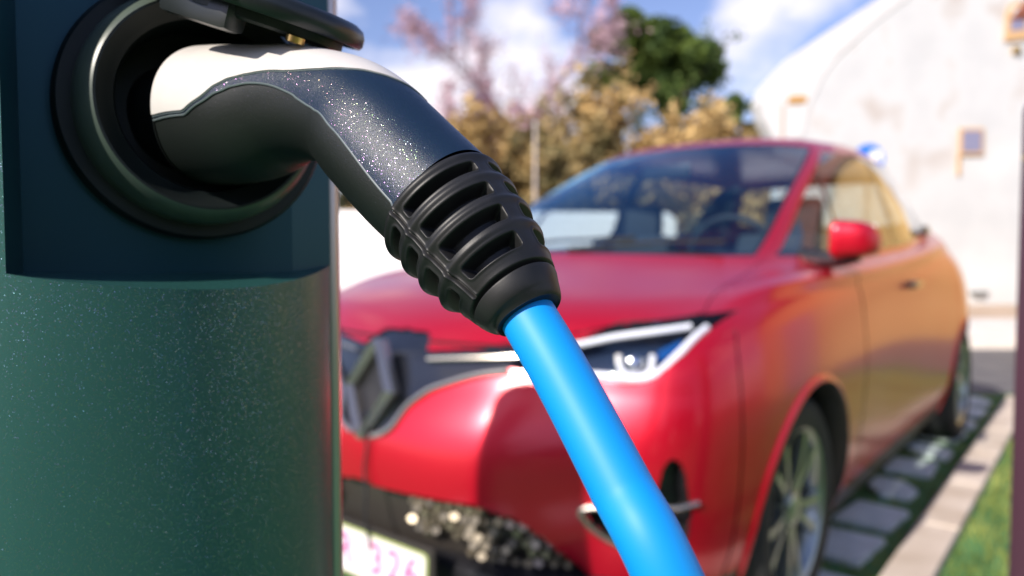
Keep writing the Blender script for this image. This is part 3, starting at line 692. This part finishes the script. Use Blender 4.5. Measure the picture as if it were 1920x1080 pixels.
# hinged lid held open above the plug
LR = at(385, -16, .300); LT = at(636, 58, .268)
ldir = (LT-LR).normalized(); lside = Vector((0, 0, 1)).cross(ldir).normalized(); lup = ldir.cross(lside).normalized()
if lup.z < 0: lup = -lup
LC = (LR+LT)/2; lr = (LT-LR).length/2
ML = frame(LC, lup, ldir)
lid = bpy.data.objects.new('socket_lid', None); C.objects.link(lid); lid.parent = post
MB().lathe([(0, .0050), (lr*.90, .0050), (lr*.97, .0035), (lr, .0010), (lr, -.0022), (lr*.975, -.0035), (lr*.93, -.0035), (lr*.92, -.0008), (0, -.0008)], ML, 96).build('lid_disc', M_LID, lid, world=True)
MB().lathe([(lr*.80, -.0008), (lr*.80, -.0065), (lr*.77, -.0075), (lr*.70, -.0075), (lr*.68, -.0008)], ML, 96).build('lid_gasket', M_SOCK, lid, world=True)
MB().box(tuple(ML @ Vector((-lr*1.02, 0, .0))), (.03, .05, .012), bev=.003, M=ML.to_3x3().to_4x4()).build('hinge', M_LID, lid, world=True)
MB().box(tuple(ML @ Vector((lr*.30, -lr*.955, .0005))), (.013, .0035, .0065), bev=.0006, M=ML.to_3x3().to_4x4()).build('latch_clip', M_CLIP, lid, world=True)
MB().box(tuple(ML @ Vector((-lr*.12, -lr*.66, -.0075))), (.038, .010, .011), bev=.003, M=ML.to_3x3().to_4x4()).build('locking_lug', M_LID, lid, world=True)
MB().lathe([(.0034, 0), (.0034, .0022), (0, .0026)], frame(ML @ Vector((lr*.80, -lr*.32, -.0070)), -lup), 20).build('lid_stud', M_BRASS, lid, world=True)

# ------------------------------------------------------------------ charging plug
plug = thing('charging_plug', 'black charging plug with white top inlay and ribbed strain relief on a bright blue cable', 'charging plug', tuple(at(832, 388, .24)))
CP = [(285, 222, .335, 118), (340, 222, .325, 122), (405, 221, .312, 127), (480, 216, .297, 125), (550, 199, .283, 109), (612, 203, .272, 103), (662, 222, .264, 107), (705, 262, .257, 116), (772, 331, .248, 121), (832, 388, .2405, 122)]
pts3 = np.array([at(a, b, d)[:] for a, b, d, w in CP]); rad = np.array([w*d/FPX for a, b, d, w in CP])
NS = 200
tt = np.linspace(0, len(CP)-1, NS); PP = crom(pts3, tt); RR = crom(rad[:, None], tt)[:, 0]
TT = np.gradient(PP, axis=0); 
for _ in range(6): TT[1:-1] = (TT[:-2]+TT[1:-1]*2+TT[2:])/4
TT /= np.linalg.norm(TT, axis=1, keepdims=True)
CAMP = np.array([0, 0, CAMZ])
def frames(PP, TT):
    v = CAMP-PP; v /= np.linalg.norm(v, axis=1, keepdims=True)
    w = v-TT*(v*TT).sum(1, keepdims=True); w /= np.linalg.norm(w, axis=1, keepdims=True); u = np.cross(TT, w)
    return u, w
UU, WW = frames(PP, TT)
if (UU[100, 2] < 0): UU = -UU       # u points up / outward of the bend in the picture
def hsurf(si, th, off=0.):
    """plug surface, si in 0..NS-1 (float), th degrees: 0 faces the viewer, +90 up"""
    si = np.atleast_1d(np.asarray(si, float)); th = np.radians(np.atleast_1d(np.asarray(th, float)))
    i = np.clip(si.astype(int), 0, NS-2); f = (si-i)[:, None]
    p = PP[i]*(1-f)+PP[i+1]*f; u = UU[i]*(1-f)+UU[i+1]*f; w = WW[i]*(1-f)+WW[i+1]*f; r = (RR[i]*(1-f[:, 0])+RR[i+1]*f[:, 0])
    s, c = np.sin(th), np.cos(th); e = .88
    s = np.sign(s)*np.abs(s)**e; c = np.sign(c)*np.abs(c)**e; k = 1/np.maximum((np.abs(s)**2.2+np.abs(c)**2.2)**(1/2.2), 1e-6)
    r = (r+off)[:, None]
    return p+(u*(s*k)[:, None]+w*(c*k)[:, None])*r
def project(Q):
    d = Q-CAMP; c, s = math.cos(PITCH), math.sin(PITCH); D = d[:, 1]*c-d[:, 2]*s; U = d[:, 2]*c+d[:, 1]*s
    return np.stack([960+FPX*d[:, 0]/D, 540-FPX*U/D], 1)
gs, gt = np.meshgrid(np.linspace(0, NS-1, 400), np.linspace(-100, 100, 201), indexing='ij')
GP = project(hsurf(gs.ravel(), gt.ravel()))
def inv(pts):
    o = []
    for p in pts:
        k = np.argmin(((GP-np.array(p))**2).sum(1)); o.append((gs.ravel()[k], gt.ravel()[k]))
    return o
seam = inv([(290, 222), (345, 212), (372, 190), (400, 172), (430, 160), (465, 153), (505, 157), (545, 172), (590, 204), (630, 247), (670, 297), (705, 343), (735, 378), (760, 405)])
capb = [(46, 3), (61, 7), (69, 20), (76, 33), (82, 37), (91, 31), (107, 27), (127, 27), (138, 33), (146, 46), (152, 62), (158, 84)]
def curve_th(c, si): 
    c = sorted(c); xs = np.array([a for a, b in c], float); ys = np.array([b for a, b in c]); xs += np.arange(len(xs))*1e-6
    return np.interp(si, xs, ys)
SI = np.linspace(45, NS-1, 260)
def smooth(a, n=4):
    for _ in range(n): a = np.concatenate([[a[0]], (a[:-2]+2*a[1:-1]+a[2:])/4, [a[-1]]])
    return a
THS = smooth(curve_th(seam, SI)); THC = smooth(curve_th(capb, SI), 5)
seam_s0 = 0
def band(name, m, si, ta, tb, nt_, off, thick=0, label=None):
    """skin strip of the plug between angle curves ta(si)..tb(si)"""
    n = len(si); V = []; rows = np.linspace(0, 1, nt_)
    L = []
    for q in rows: L.append(hsurf(si, ta*(1-q)+tb*q, off))
    if thick: L = [hsurf(si, ta, off-thick)]+L+[hsurf(si, tb, off-thick)]
    A = np.stack(L, 1); k = A.shape[1]; a = (np.arange(n-1)[:, None]*k+np.arange(k-1)[None, :]).ravel()
    F = np.stack([a, a+1, a+k+1, a+k], 1)
    o = mesh(name, A.reshape(-1, 3), F, m, plug, world=True, label=label)
    try: o.data.set_sharp_from_angle(angle=math.radians(50))
    except Exception: pass
    return o
band('upper_shell', M_SHELL, SI, THS, 180-THS, 90, 0, .0012)
band('lower_shell', M_SHELL2, SI, -180-THS, THS, 110, -.0006, .0)
# the white inlay: from the socket to where it tapers out on top of the bend
send = max(a for a, b in capb); k = SI <= send+1; SC = SI[k]; TC = THC[k]
TC = TC + (90-TC)*np.clip((SC-(send-5))/6, 0, 1)**2.0
band('top_inlay', M_CAP, SC, TC, 180-TC, 60, .0005, .0012)
# fine grooves beside the inlay and along the seam
sp_ = hsurf(SI, THS-1.0, -.0002); MB().tube(sp_.tolist(), .00042, 6).build('seam_bead', M_SEAM, plug, world=True)
sp_ = hsurf(SC, TC-1.2, .0001); MB().tube(sp_.tolist(), .00022, 6).build('inlay_bead', M_SEAM, plug, world=True)
# rounded end of the head and the slimmer neck going into the socket
def ring(si, k): 
    r = hsurf(np.full(64, float(si)), np.linspace(-180, 180, 64, endpoint=False)); c = r.mean(0); return c+(r-c)*k
tb_ = PP[45]-PP[41]; tb_ = tb_/np.linalg.norm(tb_)
rings = [ring(45, 1.0), ring(45, .985)-tb_*.0012, ring(45, .94)-tb_*.0022, ring(45, .80)-tb_*.0024]
rings += [ring(45, .80)-tb_*.030]
V = np.concatenate(rings); F = [(r*64+k, r*64+(k+1) % 64, (r+1)*64+(k+1) % 64, (r+1)*64+k) for r in range(4) for k in range(64)]
mesh('connector_neck', V, F, M_SOCK, plug, world=True)
# ---- ribbed strain relief
BP = [(832, 388, .2405, 123.5), (868, 431, .2355, 122.5), (903, 474, .2308, 118), (936, 514, .2265, 105), (955, 539, .2240, 97), (972, 562, .2215, 88), (985, 580, .2200, 77), (992, 592, .2190, 66)]
bp3 = np.array([at(a, b, d)[:] for a, b, d, w in BP]); bpr = np.array([w*d/FPX for a, b, d, w in BP])
NB = 520; tb = np.linspace(0, len(BP)-1, NB); QP = crom(bp3, tb); QR = np.interp(tb, range(len(BP)), bpr); QR = smooth(QR, 300)
QT = np.gradient(QP, axis=0)
for _ in range(80): QT[1:-1] = (QT[:-2]+QT[1:-1]*2+QT[2:])/4
QT /= np.linalg.norm(QT, axis=1, keepdims=True); QU, QW = frames(QP, QT)
if QU[10, 2] < 0: QU = -QU
NTH = 720; th = np.linspace(-180, 180, NTH, endpoint=False)
Lb = np.concatenate([[0], np.cumsum(np.linalg.norm(np.diff(QP, axis=0), axis=1))]); LT_ = Lb[-1]; sN = Lb/LT_
SS, TH_ = np.meshgrid(sN, th, indexing='ij')
Rm = QR[:, None]*np.ones((1, NTH))
spine0 = -35-5*SS
rel = np.mod(TH_-spine0, 90.0)-45                       # 0 = middle of a sector
dep = np.zeros_like(Rm); lipm = np.zeros_like(Rm)
sst = lambda x: np.clip(x, 0, 1)**2*(3-2*np.clip(x, 0, 1))
for q, (c, hw) in enumerate(((.125, .040), (.31, .047), (.50, .054), (.68, .046))):
    thw = 36.5-1.2*q
    dx = (np.abs(SS-c)-hw)*LT_; dy = (np.abs(rel)-thw)*math.pi/180*Rm
    rr_ = .0012; ax = np.maximum(dx+rr_, 0); ay = np.maximum(dy+rr_, 0); sd_ = np.hypot(ax, ay)+np.minimum(np.maximum(dx, dy)+rr_, 0)-rr_
    dep += sst((-sd_+.0001)/.0007)*.0056
    lipm += np.exp(-((sd_-.0004)/.0005)**2)*.00022
ribs = np.zeros_like(Rm)
for c in (.218, .405, .59, .035): ribs += np.exp(-((SS-c)/.032)**2)*.0009
side = sst((np.abs(TH_+90)-0)/40)                       # scallops stronger underneath
ribs *= (1+1.0*(1-side))
# parting groove down the near spine, and the groove ahead of the end collar
dsp = (np.mod(TH_-spine0+45, 90)-45); near = (np.abs(TH_-spine0) < 20)
g1 = np.exp(-((dsp*math.pi/180*Rm)/.00045)**2)*.0011*near*(SS < .82); gl = np.exp(-((np.abs(dsp)*math.pi/180*Rm-.0010)/.0004)**2)*.00028*near*(SS < .82)
g2 = np.exp(-((SS-.835)/.009)**2)*.0022
start = sst((.012-SS)/.012)*.0014
RF = Rm+ribs+lipm*(SS < .80)-dep-g1+gl-g2-start
ca, sa = np.cos(np.radians(TH_)), np.sin(np.radians(TH_))
kk = 1/((np.abs(ca)**2.12+np.abs(sa)**2.12)**(1/2.12))
BV = QP[:, None, :]+(QU[:, None, :]*(sa*kk)[..., None]+QW[:, None, :]*(ca*kk)[..., None])*RF[..., None]
V = BV.reshape(-1, 3); a = (np.arange(NB-1)[:, None]*NTH+np.arange(NTH)[None, :]); b = (np.arange(NB-1)[:, None]*NTH+(np.arange(NTH)[None, :]+1) % NTH)
F = np.stack([a, b, b+NTH, a+NTH], 2).reshape(-1, 4)
ends = [tuple(range(NTH)), tuple((NB-1)*NTH+k for k in range(NTH))[::-1]]
mesh('strain_relief', V.tolist(), F.tolist()+ends, M_RUBBER, plug, world=True)
# ---- blue cable: out of the strain relief, past the lens, down to the ground and away
cb = [at(940, 500, .226), at(965, 548, .2228), at(990, 594, .2195), at(1030, 662, .2135), at(1085, 762, .206), at(1165, 915, .195), at(1252, 1082, .184)]
c_end = cb[-1]
cb += [c_end+Vector((.028, -.006, -.065)), c_end+Vector((.055, .0, -.20)), c_end+Vector((.06, .02, -.45)), Vector((.10, .20, .16)), Vector((.06, .12, .03)), Vector((-.12, -.1, .012)), Vector((-.6, -.35, .012)), Vector((-1.5, -.3, .012))]
cc = crom(np.array([p[:] for p in cb]), np.linspace(0, len(cb)-1, 260))
MB().tube(cc.tolist(), .0087, 40).build('cable', M_CABLE, plug, world=True)

# ------------------------------------------------------------------ other posts
def pillar(name, label, cat, x, y, w, d, h, rz, m, group=None):
    t = thing(name, label, cat, (x, y, 0), rz, group)
    MB().box((0, 0, h/2), (w, d, h), bev=.02).build('column', m, t)
    return t
M_POSTR = mat('maroon_post', (.075, .032, .05), .55)
px_, py_ = .950, 1.23
t = pillar('bollard_post', 'dark maroon post with rounded top at the right edge of the photo', 'post', px_, py_,   .13, .10, 1.285, .1, M_POSTR)
MB().tube([(-.06, 0, 1.182), (-.095, 0, 1.182)], .005, 10).build('catch', M_BRASS, t)
MB().box((0, 0, .01), (.18, .15, .02), bev=.004).build('base_plate', M_POSTR, t)
t = thing('twin_charging_post', 'second dark teal charging post standing left of the first, outside the photo', 'charging post', (-.825, .745, 0))
MB().lathe([(0, 0), (.11, 0), (.11, 1.50), (.105, 1.52), (0, 1.525)], I4, 48).build('column', M_POST, t)
MB().lathe([(.045, 0), (.045, .02), (.035, .024), (.03, .0)], frame((0, -.112, 1.06), (0, -1, 0), (1, 0, 0)), 40).build('socket', M_SOCK, t)

# ------------------------------------------------------------------ white building
BD = 14.6
M_WALL = vary(mat('whitewash', (.59, .61, .615), .85), (.54, .56, .57), (.63, .65, .655), .9, bump=.25, bscale=8, dist=.03)
def stain(m):
    nt = m.node_tree; b = P(m); l = b.inputs['Base Color'].links[0]; src = l.from_socket
    tc = N(nt, 'ShaderNodeTexCoord'); n = N(nt, 'ShaderNodeTexNoise'); n.inputs['Scale'].default_value = .9; n.inputs['Detail'].default_value = 5
    nt.links.new(tc.outputs['Object'], n.inputs[0]); r = N(nt, 'ShaderNodeValToRGB'); r.color_ramp.elements[0].position = .52; r.color_ramp.elements[1].position = .64
    nt.links.new(n.outputs[0], r.inputs[0])
    # only near the verge: distance below the sloping roof line
    sx = N(nt, 'ShaderNodeSeparateXYZ'); nt.links.new(tc.outputs['Object'], sx.inputs[0])
    ln = N(nt, 'ShaderNodeMath', operation='MULTIPLY_ADD'); ln.inputs[1].default_value = -.72; nt.links.new(sx.outputs[0], ln.inputs[0]); nt.links.new(sx.outputs[2], ln.inputs[2])
    mrn = N(nt, 'ShaderNodeMapRange', interpolation_type='SMOOTHSTEP'); mrn.inputs['From Min'].default_value = 1.2; mrn.inputs['From Max'].default_value = 2.4; nt.links.new(ln.outputs[0], mrn.inputs['Value'])
    mu = N(nt, 'ShaderNodeMath', operation='MULTIPLY'); nt.links.new(r.outputs[0], mu.inputs[0]); nt.links.new(mrn.outputs[0], mu.inputs[1])
    mu2 = N(nt, 'ShaderNodeMath', operation='MULTIPLY'); mu2.inputs[1].default_value = .65; nt.links.new(mu.outputs[0], mu2.inputs[0])
    mx = N(nt, 'ShaderNodeMixRGB'); mx.inputs[2].default_value = (.42, .36, .32, 1); nt.links.new(mu2.outputs[0], mx.inputs[0]); nt.links.new(src, mx.inputs[1]); nt.links.new(mx.outputs[0], b.inputs['Base Color'])
stain(M_WALL)
M_VERGE = vary(mat('verge_white', (.64, .65, .65), .7), (.62, .63, .63), (.66, .67, .67), 2)
M_FRAMEY = mat('window_frame_ochre', (.62, .40, .20), .6)
M_PANE = mat('window_pane', (.24, .24, .36), .12, 0, .5)
bld = thing('white_building', 'large whitewashed building with a steep sloping verge and small ochre framed windows behind the car', 'building', at(1640, 592, BD))
bld.location.z = 0
def wp(px, py, D=BD): p = at(px, py, D); return (p.x, p.z)
out_ = [(1440, 640), (1446, 262), (1428, 228), (1418, 195), (1428, 165), (1480, 108), (1560, 54), (1640, 2), (1800, -110), (2000, -250), (2300, -420), (2600, -250), (2900, -40), (3060, 60), (3060, 640)]
po = [wp(*p) for p in out_]; po[0] = (po[0][0], 0); po[-1] = (po[-1][0], 0)
MW = Matrix(((1, 0, 0, 0), (0, 0, -1, BD), (0, 1, 0, 0), (0, 0, 0, 1)))   # local (x,y) -> world (x, z), local z toward camera
def zf(D): return Matrix(((1, 0, 0, 0), (0, 0, -1, D), (0, 1, 0, 0), (0, 0, 0, 1)))
MB().prism(po, Matrix(((1, 0, -.40, 0), (0, 0, -1, BD), (0, 1, 0, 0), (0, 0, 0, 1))), -9, 0).build('wall', M_WALL, bld, smooth=False, world=True)
# verge band, proud of the wall
cen = [(1446, 262), (1428, 228), (1418, 195), (1428, 165), (1480, 108), (1560, 54), (1640, 2), (1800, -110), (2000, -250)]
vb = cen+[(2030, -225), (1850, -105), (1696, 0), (1620, 58), (1562, 112), (1535, 150), (1512, 200), (1500, 262)]
MB().prism([wp(*p) for p in vb], zf(BD), -.5, .02).build('verge', M_VERGE, bld, smooth=False, world=True)
def window(pts, name='window', inner=.75, sill=False):
    q = [wp(*p) for p in pts]; cx = sum(a for a, b in q)/len(q); cy = sum(b for a, b in q)/len(q)
    f = MB().prism(q, zf(BD), -.05, .06).build(name, M_FRAMEY, bld, smooth=False, world=True)
    q2 = [(cx+(a-cx)*inner, cy+(b-cy)*inner) for a, b in q]
    MB().prism(q2, zf(BD), .05, .068).build('pane', M_PANE, f, smooth=False, world=True)
    return f
arch = [(1868, 84), (1871, 30), (1878, 17), (1890, 12), (1903, 17), (1910, 32), (1913, 78)]
w = window(arch, inner=.62)
MB().prism([wp(*p) for p in ((1880, 24), (1902, 24), (1906, 38), (1878, 38))], zf(BD), .07, .09).build('fanlight', M_VERGE, w, smooth=False, world=True)
w = window([(1790, 243), (1834, 243), (1834, 292), (1790, 292)], inner=.80)
MB().prism([wp(*p) for p in ((1788, 292), (1793, 292), (1793, 330), (1788, 330))], zf(BD), 0, .05).build('downpipe', M_FRAMEY, bld, smooth=False, world=True)
window([(2150, 243), (2194, 243), (2194, 292), (2150, 292)], inner=.80)
vn = MB().prism([wp(*p) for p in ((1818, 546), (1852, 546), (1848, 556), (1836, 559), (1822, 556))], zf(BD), 0, .06).build('vent', mat('vent_grey', (.2, .2, .19), .6), bld, smooth=False, world=True)
MB().prism([wp(*p) for p in ((1884, 94), (1896, 94), (1896, 106), (1884, 106))], zf(BD), 0, .09).build('wall_lamp', M_BRASS, bld, smooth=False, world=True)
# street lamp in front of the building's left corner
lp = thing('street_lamp', 'slim street lamp with a small ochre head before the white building', 'street lamp', at(1466, 600, 12.2)); lp.location.z = 0
b0 = at(1462, 600, 12.2); tp = at(1468, 196, 12.2)
MB().tube([(b0.x, b0.y, 0), (tp.x, tp.y, tp.z)], [.05, .03], 10).build('pole', mat('lamp_pole', (.5, .40, .34), .6), lp, world=True)
MB().box(tuple(at(1495, 188, 12.2)), (.26, .22, .12), bev=.03).build('lamp_head', mat('lamp_head_ochre', (.55, .30, .08), .5), lp, world=True)
# round blue sign showing above the roof of the car
sg = thing('road_sign', 'round blue traffic sign with a white arrow, showing just above the red car roof', 'sign', at(1628, 600, 9.0)); sg.location.z = 0
sc_ = at(1629, 298, 9.0); Msg = frame(sc_, (-.1, -1, 0), (1, 0, 0))
MB().lathe([(.185, -.01), (.185, .004), (0, .004)], Msg, 40).build('sign_face', mat('sign_blue', (.0, .16, .75), .35), sg, world=True)
MB().prism([(-.01, .10), (.15, .10), (.15, -.06), (.09, .0), (-.06, -.14), (-.12, -.08), (.03, .06)], Msg, .005, .010).build('arrow', mat('sign_white', (.85, .85, .85), .4), sg, smooth=False, world=True)
MB().tube([(sc_.x, sc_.y+.03, 0), (sc_.x, sc_.y+.03, sc_.z+.1)], .03, 12).build('sign_pole', mat('galvanised', (.35, .36, .37), .45, .6), sg, world=True)

# ------------------------------------------------------------------ white van behind
van = thing('white_van', 'plain white van parked across the road, seen left of the red car', 'van', (-.95, 12.2, .0), math.pi)
M_VAN = mat('van_white', (.84, .83, .82), .35, 0, .6)
def vanbody():
    pf = [(-2.6, .35), (-2.6, 1.55), (-2.5, 1.68), (1.5, 1.70), (1.75, 1.60), (2.25, 1.12), (2.75, .98), (2.85, .80), (2.88, .35)]
    mb = MB(); V = []
    for y in (-.9, -.87, .87, .9):
        k = .97 if abs(y) > .89 else 1
        V += [(x*k*1.35, y, .35+(z-.35)*k) for x, z in pf]
    n = len(pf); F = [tuple(range(n)), tuple(3*n+q for q in range(n))[::-1]]
    for r in range(3): F += [(r*n+q, (r+1)*n+q, (r+1)*n+(q+1) % n, r*n+(q+1) % n) for q in range(n)]
    mb.add(V, F); bm = mb.build('body', M_VAN, van)
    for x in (-2.3, 2.7):
        for y in (-.84, .84):
            wv = MB().lathe([(0, -.1), (.30, -.1), (.33, -.06), (.33, .06), (.30, .1), (.19, .1), (.17, .07), (0, .07)], Matrix.Translation((x, y, .33)) @ Matrix.Rotation(math.pi/2*(1 if y < 0 else -1), 4, 'X'), 32).build('wheel', M_TYRE, van)
            MB().lathe([(.17, .075), (.15, .09), (0, .1)], Matrix.Translation((x, y, .33)) @ Matrix.Rotation(math.pi/2*(1 if y < 0 else -1), 4, 'X'), 24).build('hub', M_RIM, wv)
    for y, q in ((-.905, 1), (.905, -1)):
        MB().prism([(2.15, 1.12), (2.15, 1.46), (2.32, 1.46), (2.8, 1.12)], Matrix(((1, 0, 0, 0), (0, 0, -1, y), (0, 1, 0, 0), (0, 0, 0, 1))), -.01, .01).build('side_window', M_PANE, van, smooth=False)
        MB().box((1.1, y, 1.0), (.14, .02, .03)).build('door_handle', M_BLACK, van)
        MB().box((0.1, y, .42), (3.0, .02, .06)).build('side_rail', M_BLACK, van)
vanbody()

# ------------------------------------------------------------------ trees
def bark(col): return vary(mat('bark', col, .9), tuple(c*.7 for c in col), col, 6, bump=.5, bscale=30, dist=.02)
def branch(mb, p, d, L, r, lev, tips, rg, spread=.6, upb=.15):
    n = 4; pts = [p]; q = p.copy(); dd = d.copy()
    for k in range(n):
        dd = (dd+Vector((rg.uniform(-1, 1), rg.uniform(-1, 1), rg.uniform(-1, 1)))*.16+Vector((0, 0, upb*.3))).normalized(); q = q+dd*L/n; pts.append(q.copy())
    mb.tube(pts, [r*(1-.55*k/n) for k in range(n+1)], 5 if lev > 1 else 8, cap=False)
    if lev > 0: tips += pts[2:]
    if lev >= 3: return
    for k in range(rg.randint(3, 5)):
        b = pts[rg.randint(2, n)]; nd = (dd+Vector((rg.uniform(-1, 1), rg.uniform(-1, 1), rg.uniform(-.5, 1)))*spread*1.6).normalized()
        branch(mb, b, nd, L*rg.uniform(.5, .72), r*.45, lev+1, tips, rg, spread, upb)
def tree(name, label, cat, base, h, crown, crad, leafm, barkm, nleaf, lsize, seed, clumps=9, group=None, trunk_r=.16, lean=0, fill=.6, levels=True, twig=False):
    rg = random.Random(seed); t = thing(name, label, cat, base, group=group); mb = MB(); tips = []
    if levels:
        branch(mb, Vector((0, 0, 0)), Vector((lean, 0, 1)).normalized(), h*.55, trunk_r, 0, tips, rg)
        mb.build('trunk', barkm, t)
    V = []; F = []; cz = crown; cl = []
    for k in range(clumps):
        d = Vector((rg.gauss(0, 1), rg.gauss(0, 1), rg.gauss(0, 1))).normalized()*rg.uniform(.35, 1)
        cl.append((Vector((d.x*crad[0], d.y*crad[1], cz+d.z*crad[2])), rg.uniform(.16, .36)*min(crad[0], crad[2]*1.2)))
    for k in range(nleaf):
        if tips and rg.random() > fill: c = rg.choice(tips)+Vector((rg.gauss(0, .15), rg.gauss(0, .15), rg.gauss(0, .15)))
        else:
            cc_, r = cl[k % clumps]; d = Vector((rg.gauss(0, 1), rg.gauss(0, 1), rg.gauss(0, 1))).normalized(); rr = r*(rg.random()**.45)*(1+.35*mnoise.noise(d*2.3+cc_)); c = cc_+Vector((d.x*rr, d.y*rr, d.z*rr*.8))
        if c.z < .05: continue
        a = Vector((rg.gauss(0, 1), rg.gauss(0, 1), rg.gauss(0, .8))).normalized(); b_ = a.orthogonal().normalized(); b_ = Matrix.Rotation(rg.uniform(0, 6.28), 3, a) @ b_
        s1 = lsize*rg.uniform(.6, 1.3); s2 = s1*(.22 if twig else .55); i = len(V)
        V += [c-a*s1, c+b_*s2, c+a*s1, c-b_*s2]; F.append((i, i+1, i+2, i+3))
    mesh('crown', V, F, leafm, t, smooth=False)
    return t
def leafmat(name, c1, c2, sc=1.2, trans=.25):
    m = vary(mat(name, c1, .75), c1, c2, sc, detail=3, lo=.38, hi=.62); return m
L_PINE = leafmat('pine_needles', (.035, .075, .012), (.12, .18, .025))
L_TAN = leafmat('beech_leaves_tan', (.34, .22, .08), (.60, .42, .18))
L_TAN2 = leafmat('hedge_leaves_olive', (.14, .12, .045), (.46, .33, .14))
L_GOLD = leafmat('golden_beech_leaves', (.38, .22, .06), (.62, .38, .12))
L_PINK = leafmat('budding_twigs', (.46, .28, .34), (.72, .50, .56))
L_DARK = leafmat('dark_shrub', (.04, .05, .02), (.11, .09, .035))
B_BR = bark((.16, .10, .07)); B_PK = bark((.30, .17, .17))
def gp(px, D): p = at(px, 540, D); return (p.x, p.y, 0)
tree('pine_tree', 'dark green pine tree with a rounded crown rising above the tan bushes', 'tree', gp(1236, 26), 9.3, 7.85, (2.55, 2.0, 1.7), L_PINE, B_BR, 34000, .12, 5, clumps=40, trunk_r=.2, fill=.95)
tree('pine_tree', 'low spreading green pine at the left corner of the white building', 'tree', gp(1375, 25), 6, 5.7, (1.5, 1.2, .85), L_PINE, B_BR, 8000, .11, 8, clumps=14, trunk_r=.14, fill=.95)
tree('bare_tree', 'bare pinkish budding tree at the left of the pine, over the bushes', 'tree', gp(975, 22), 8.6, 4.6, (1.9, 1.2, 1.2), L_PINK, B_PK, 9000, .10, 11, clumps=16, trunk_r=.13, fill=.35, twig=True)
tree('bare_tree', 'smaller bare pink tree leaning left, nearest the charging handle', 'tree', gp(885, 21), 6.0, 3.6, (1.5, 1.0, .9), L_PINK, B_PK, 6000, .10, 13, clumps=12, trunk_r=.09, lean=-.1, fill=.4, twig=True)
tree('bare_tree', 'thin bare tree with rosy twigs between the bushes and the pine', 'tree', gp(1012, 23), 7.2, 4.6, (1.0, .9, 1.0), L_PINK, B_PK, 5000, .10, 17, clumps=12, trunk_r=.09, fill=.4, twig=True)
specs = [(1135, 21, 4.5, 1.8, L_TAN2, 'tall olive bush under the left side of the pine crown'), (760, 19, 2.9, 1.7, L_TAN, 'tan leafed bush farthest left, behind the ribbed plug sleeve'), (900, 18.5, 3.4, 1.9, L_TAN, 'tan leafed bush below the leaning bare tree'),
 (1000, 20, 3.8, 1.9, L_TAN, 'tall tan bush below the bare pink tree'), (1085, 18, 3.8, 1.8, L_TAN2, 'olive and tan bush left of the pine trunk'),
 (1180, 20, 4.2, 1.9, L_TAN, 'tan bush directly below the pine crown'), (1275, 18.5, 3.8, 1.7, L_TAN, 'tan bush right of the pine trunk, above the windscreen'),
 (1370, 20, 4.1, 1.7, L_TAN2, 'olive bush next to the white building corner'), (1440, 17.5, 3.3, 1.2, L_TAN, 'small tan bush touching the white building corner'),
 (640, 19, 2.4, 1.6, L_DARK, 'dark low shrub behind the white van roof')]
for k, (px, D, h, w, m, lab) in enumerate(specs):
    h *= 1.15
    tree('bush', lab, 'bush', gp(px, D), h, h*.48, (w*1.1, 1.3, h*.46), m, B_BR, 13000, .11, 40+k, clumps=34, trunk_r=.06, group='tan bushes beyond the road', fill=.85)
for k, (px, D, h) in enumerate(((1090, 16.5, 2.2), (1250, 16.8, 2.4), (1010, 16.4, 1.9))):
    tree('shrub', ('small dark shrub before the olive bush', 'small dark shrub before the bush right of the pine', 'small dark shrub beside the pale pole')[k], 'shrub', gp(px, D), h, h*.6, (.6, .5, h*.35), L_DARK, B_BR, 1500, .06, 70+k, clumps=7, trunk_r=.04, group='dark shrubs before the bushes')
pp = thing('pale_pole', 'slim pale pole standing before the tan bushes', 'pole', gp(1003, 15.5))
hp = at(1003, 235, 15.5).z; MB().tube([(0, 0, 0), (0, 0, hp)], [.032, .022], 10).build('shaft', mat('pole_white', (.7, .62, .58), .5), pp)
MB().lathe([(.05, 0), (.03, .05), (0, .06)], Matrix.Translation((0, 0, hp)), 12).build('finial', M_VERGE, pp)
# unseen ochre house right of the view, added for its reflection in the car
M_OCHRE = vary(mat('ochre_render', (.60, .39, .14), .85), (.54, .35, .12), (.66, .44, .17), 1.5, bump=.3, bscale=40, dist=.01)
oh = thing('unseen_ochre_house', 'unseen ochre rendered house right of the car park, added to be mirrored in the car', 'building', (8.7, 6.05, 0))
MB().box((0, 0, 1.9), (5, 5.0, 3.8)).build('wall', M_OCHRE, oh, smooth=False)
MB().prism([(-2.7, 3.8), (2.7, 3.8), (0, 5.2)], Matrix(((0, 0, 1, 0), (1, 0, 0, 0), (0, 1, 0, 0), (0, 0, 0, 1))), -2.8, 2.8).build('roof', vary(mat('roof_tile', (.30, .10, .06), .8), (.25, .08, .05), (.36, .13, .08), 5), oh, smooth=False)
MB().box((-2.52, -1.7, 1.0), (.06, .95, 2.0), bev=.01).build('door', M_PANE, oh, smooth=False)
# unseen dark hedge behind the camera, added to darken reflections in bumper and posts
for k in range(5):
    tree('reflection_hedge_bush', ('dark hedge bush added to darken reflections, leftmost behind the camera', 'dark hedge bush added to darken reflections, second from the left behind the camera', 'dark hedge bush added to darken reflections, middle one behind the camera', 'dark hedge bush added to darken reflections, fourth from the left behind the camera', 'dark hedge bush added to darken reflections, rightmost behind the camera')[k], 'bush', (-5.5+2.9*k, -6.2, 0), 2.9, 1.4, (1.7, 1.0, 1.35), L_PINE, B_BR, 3500, .14, 120+k, clumps=22, trunk_r=.05, group='unseen dark hedge added behind the camera for reflections', fill=.95)
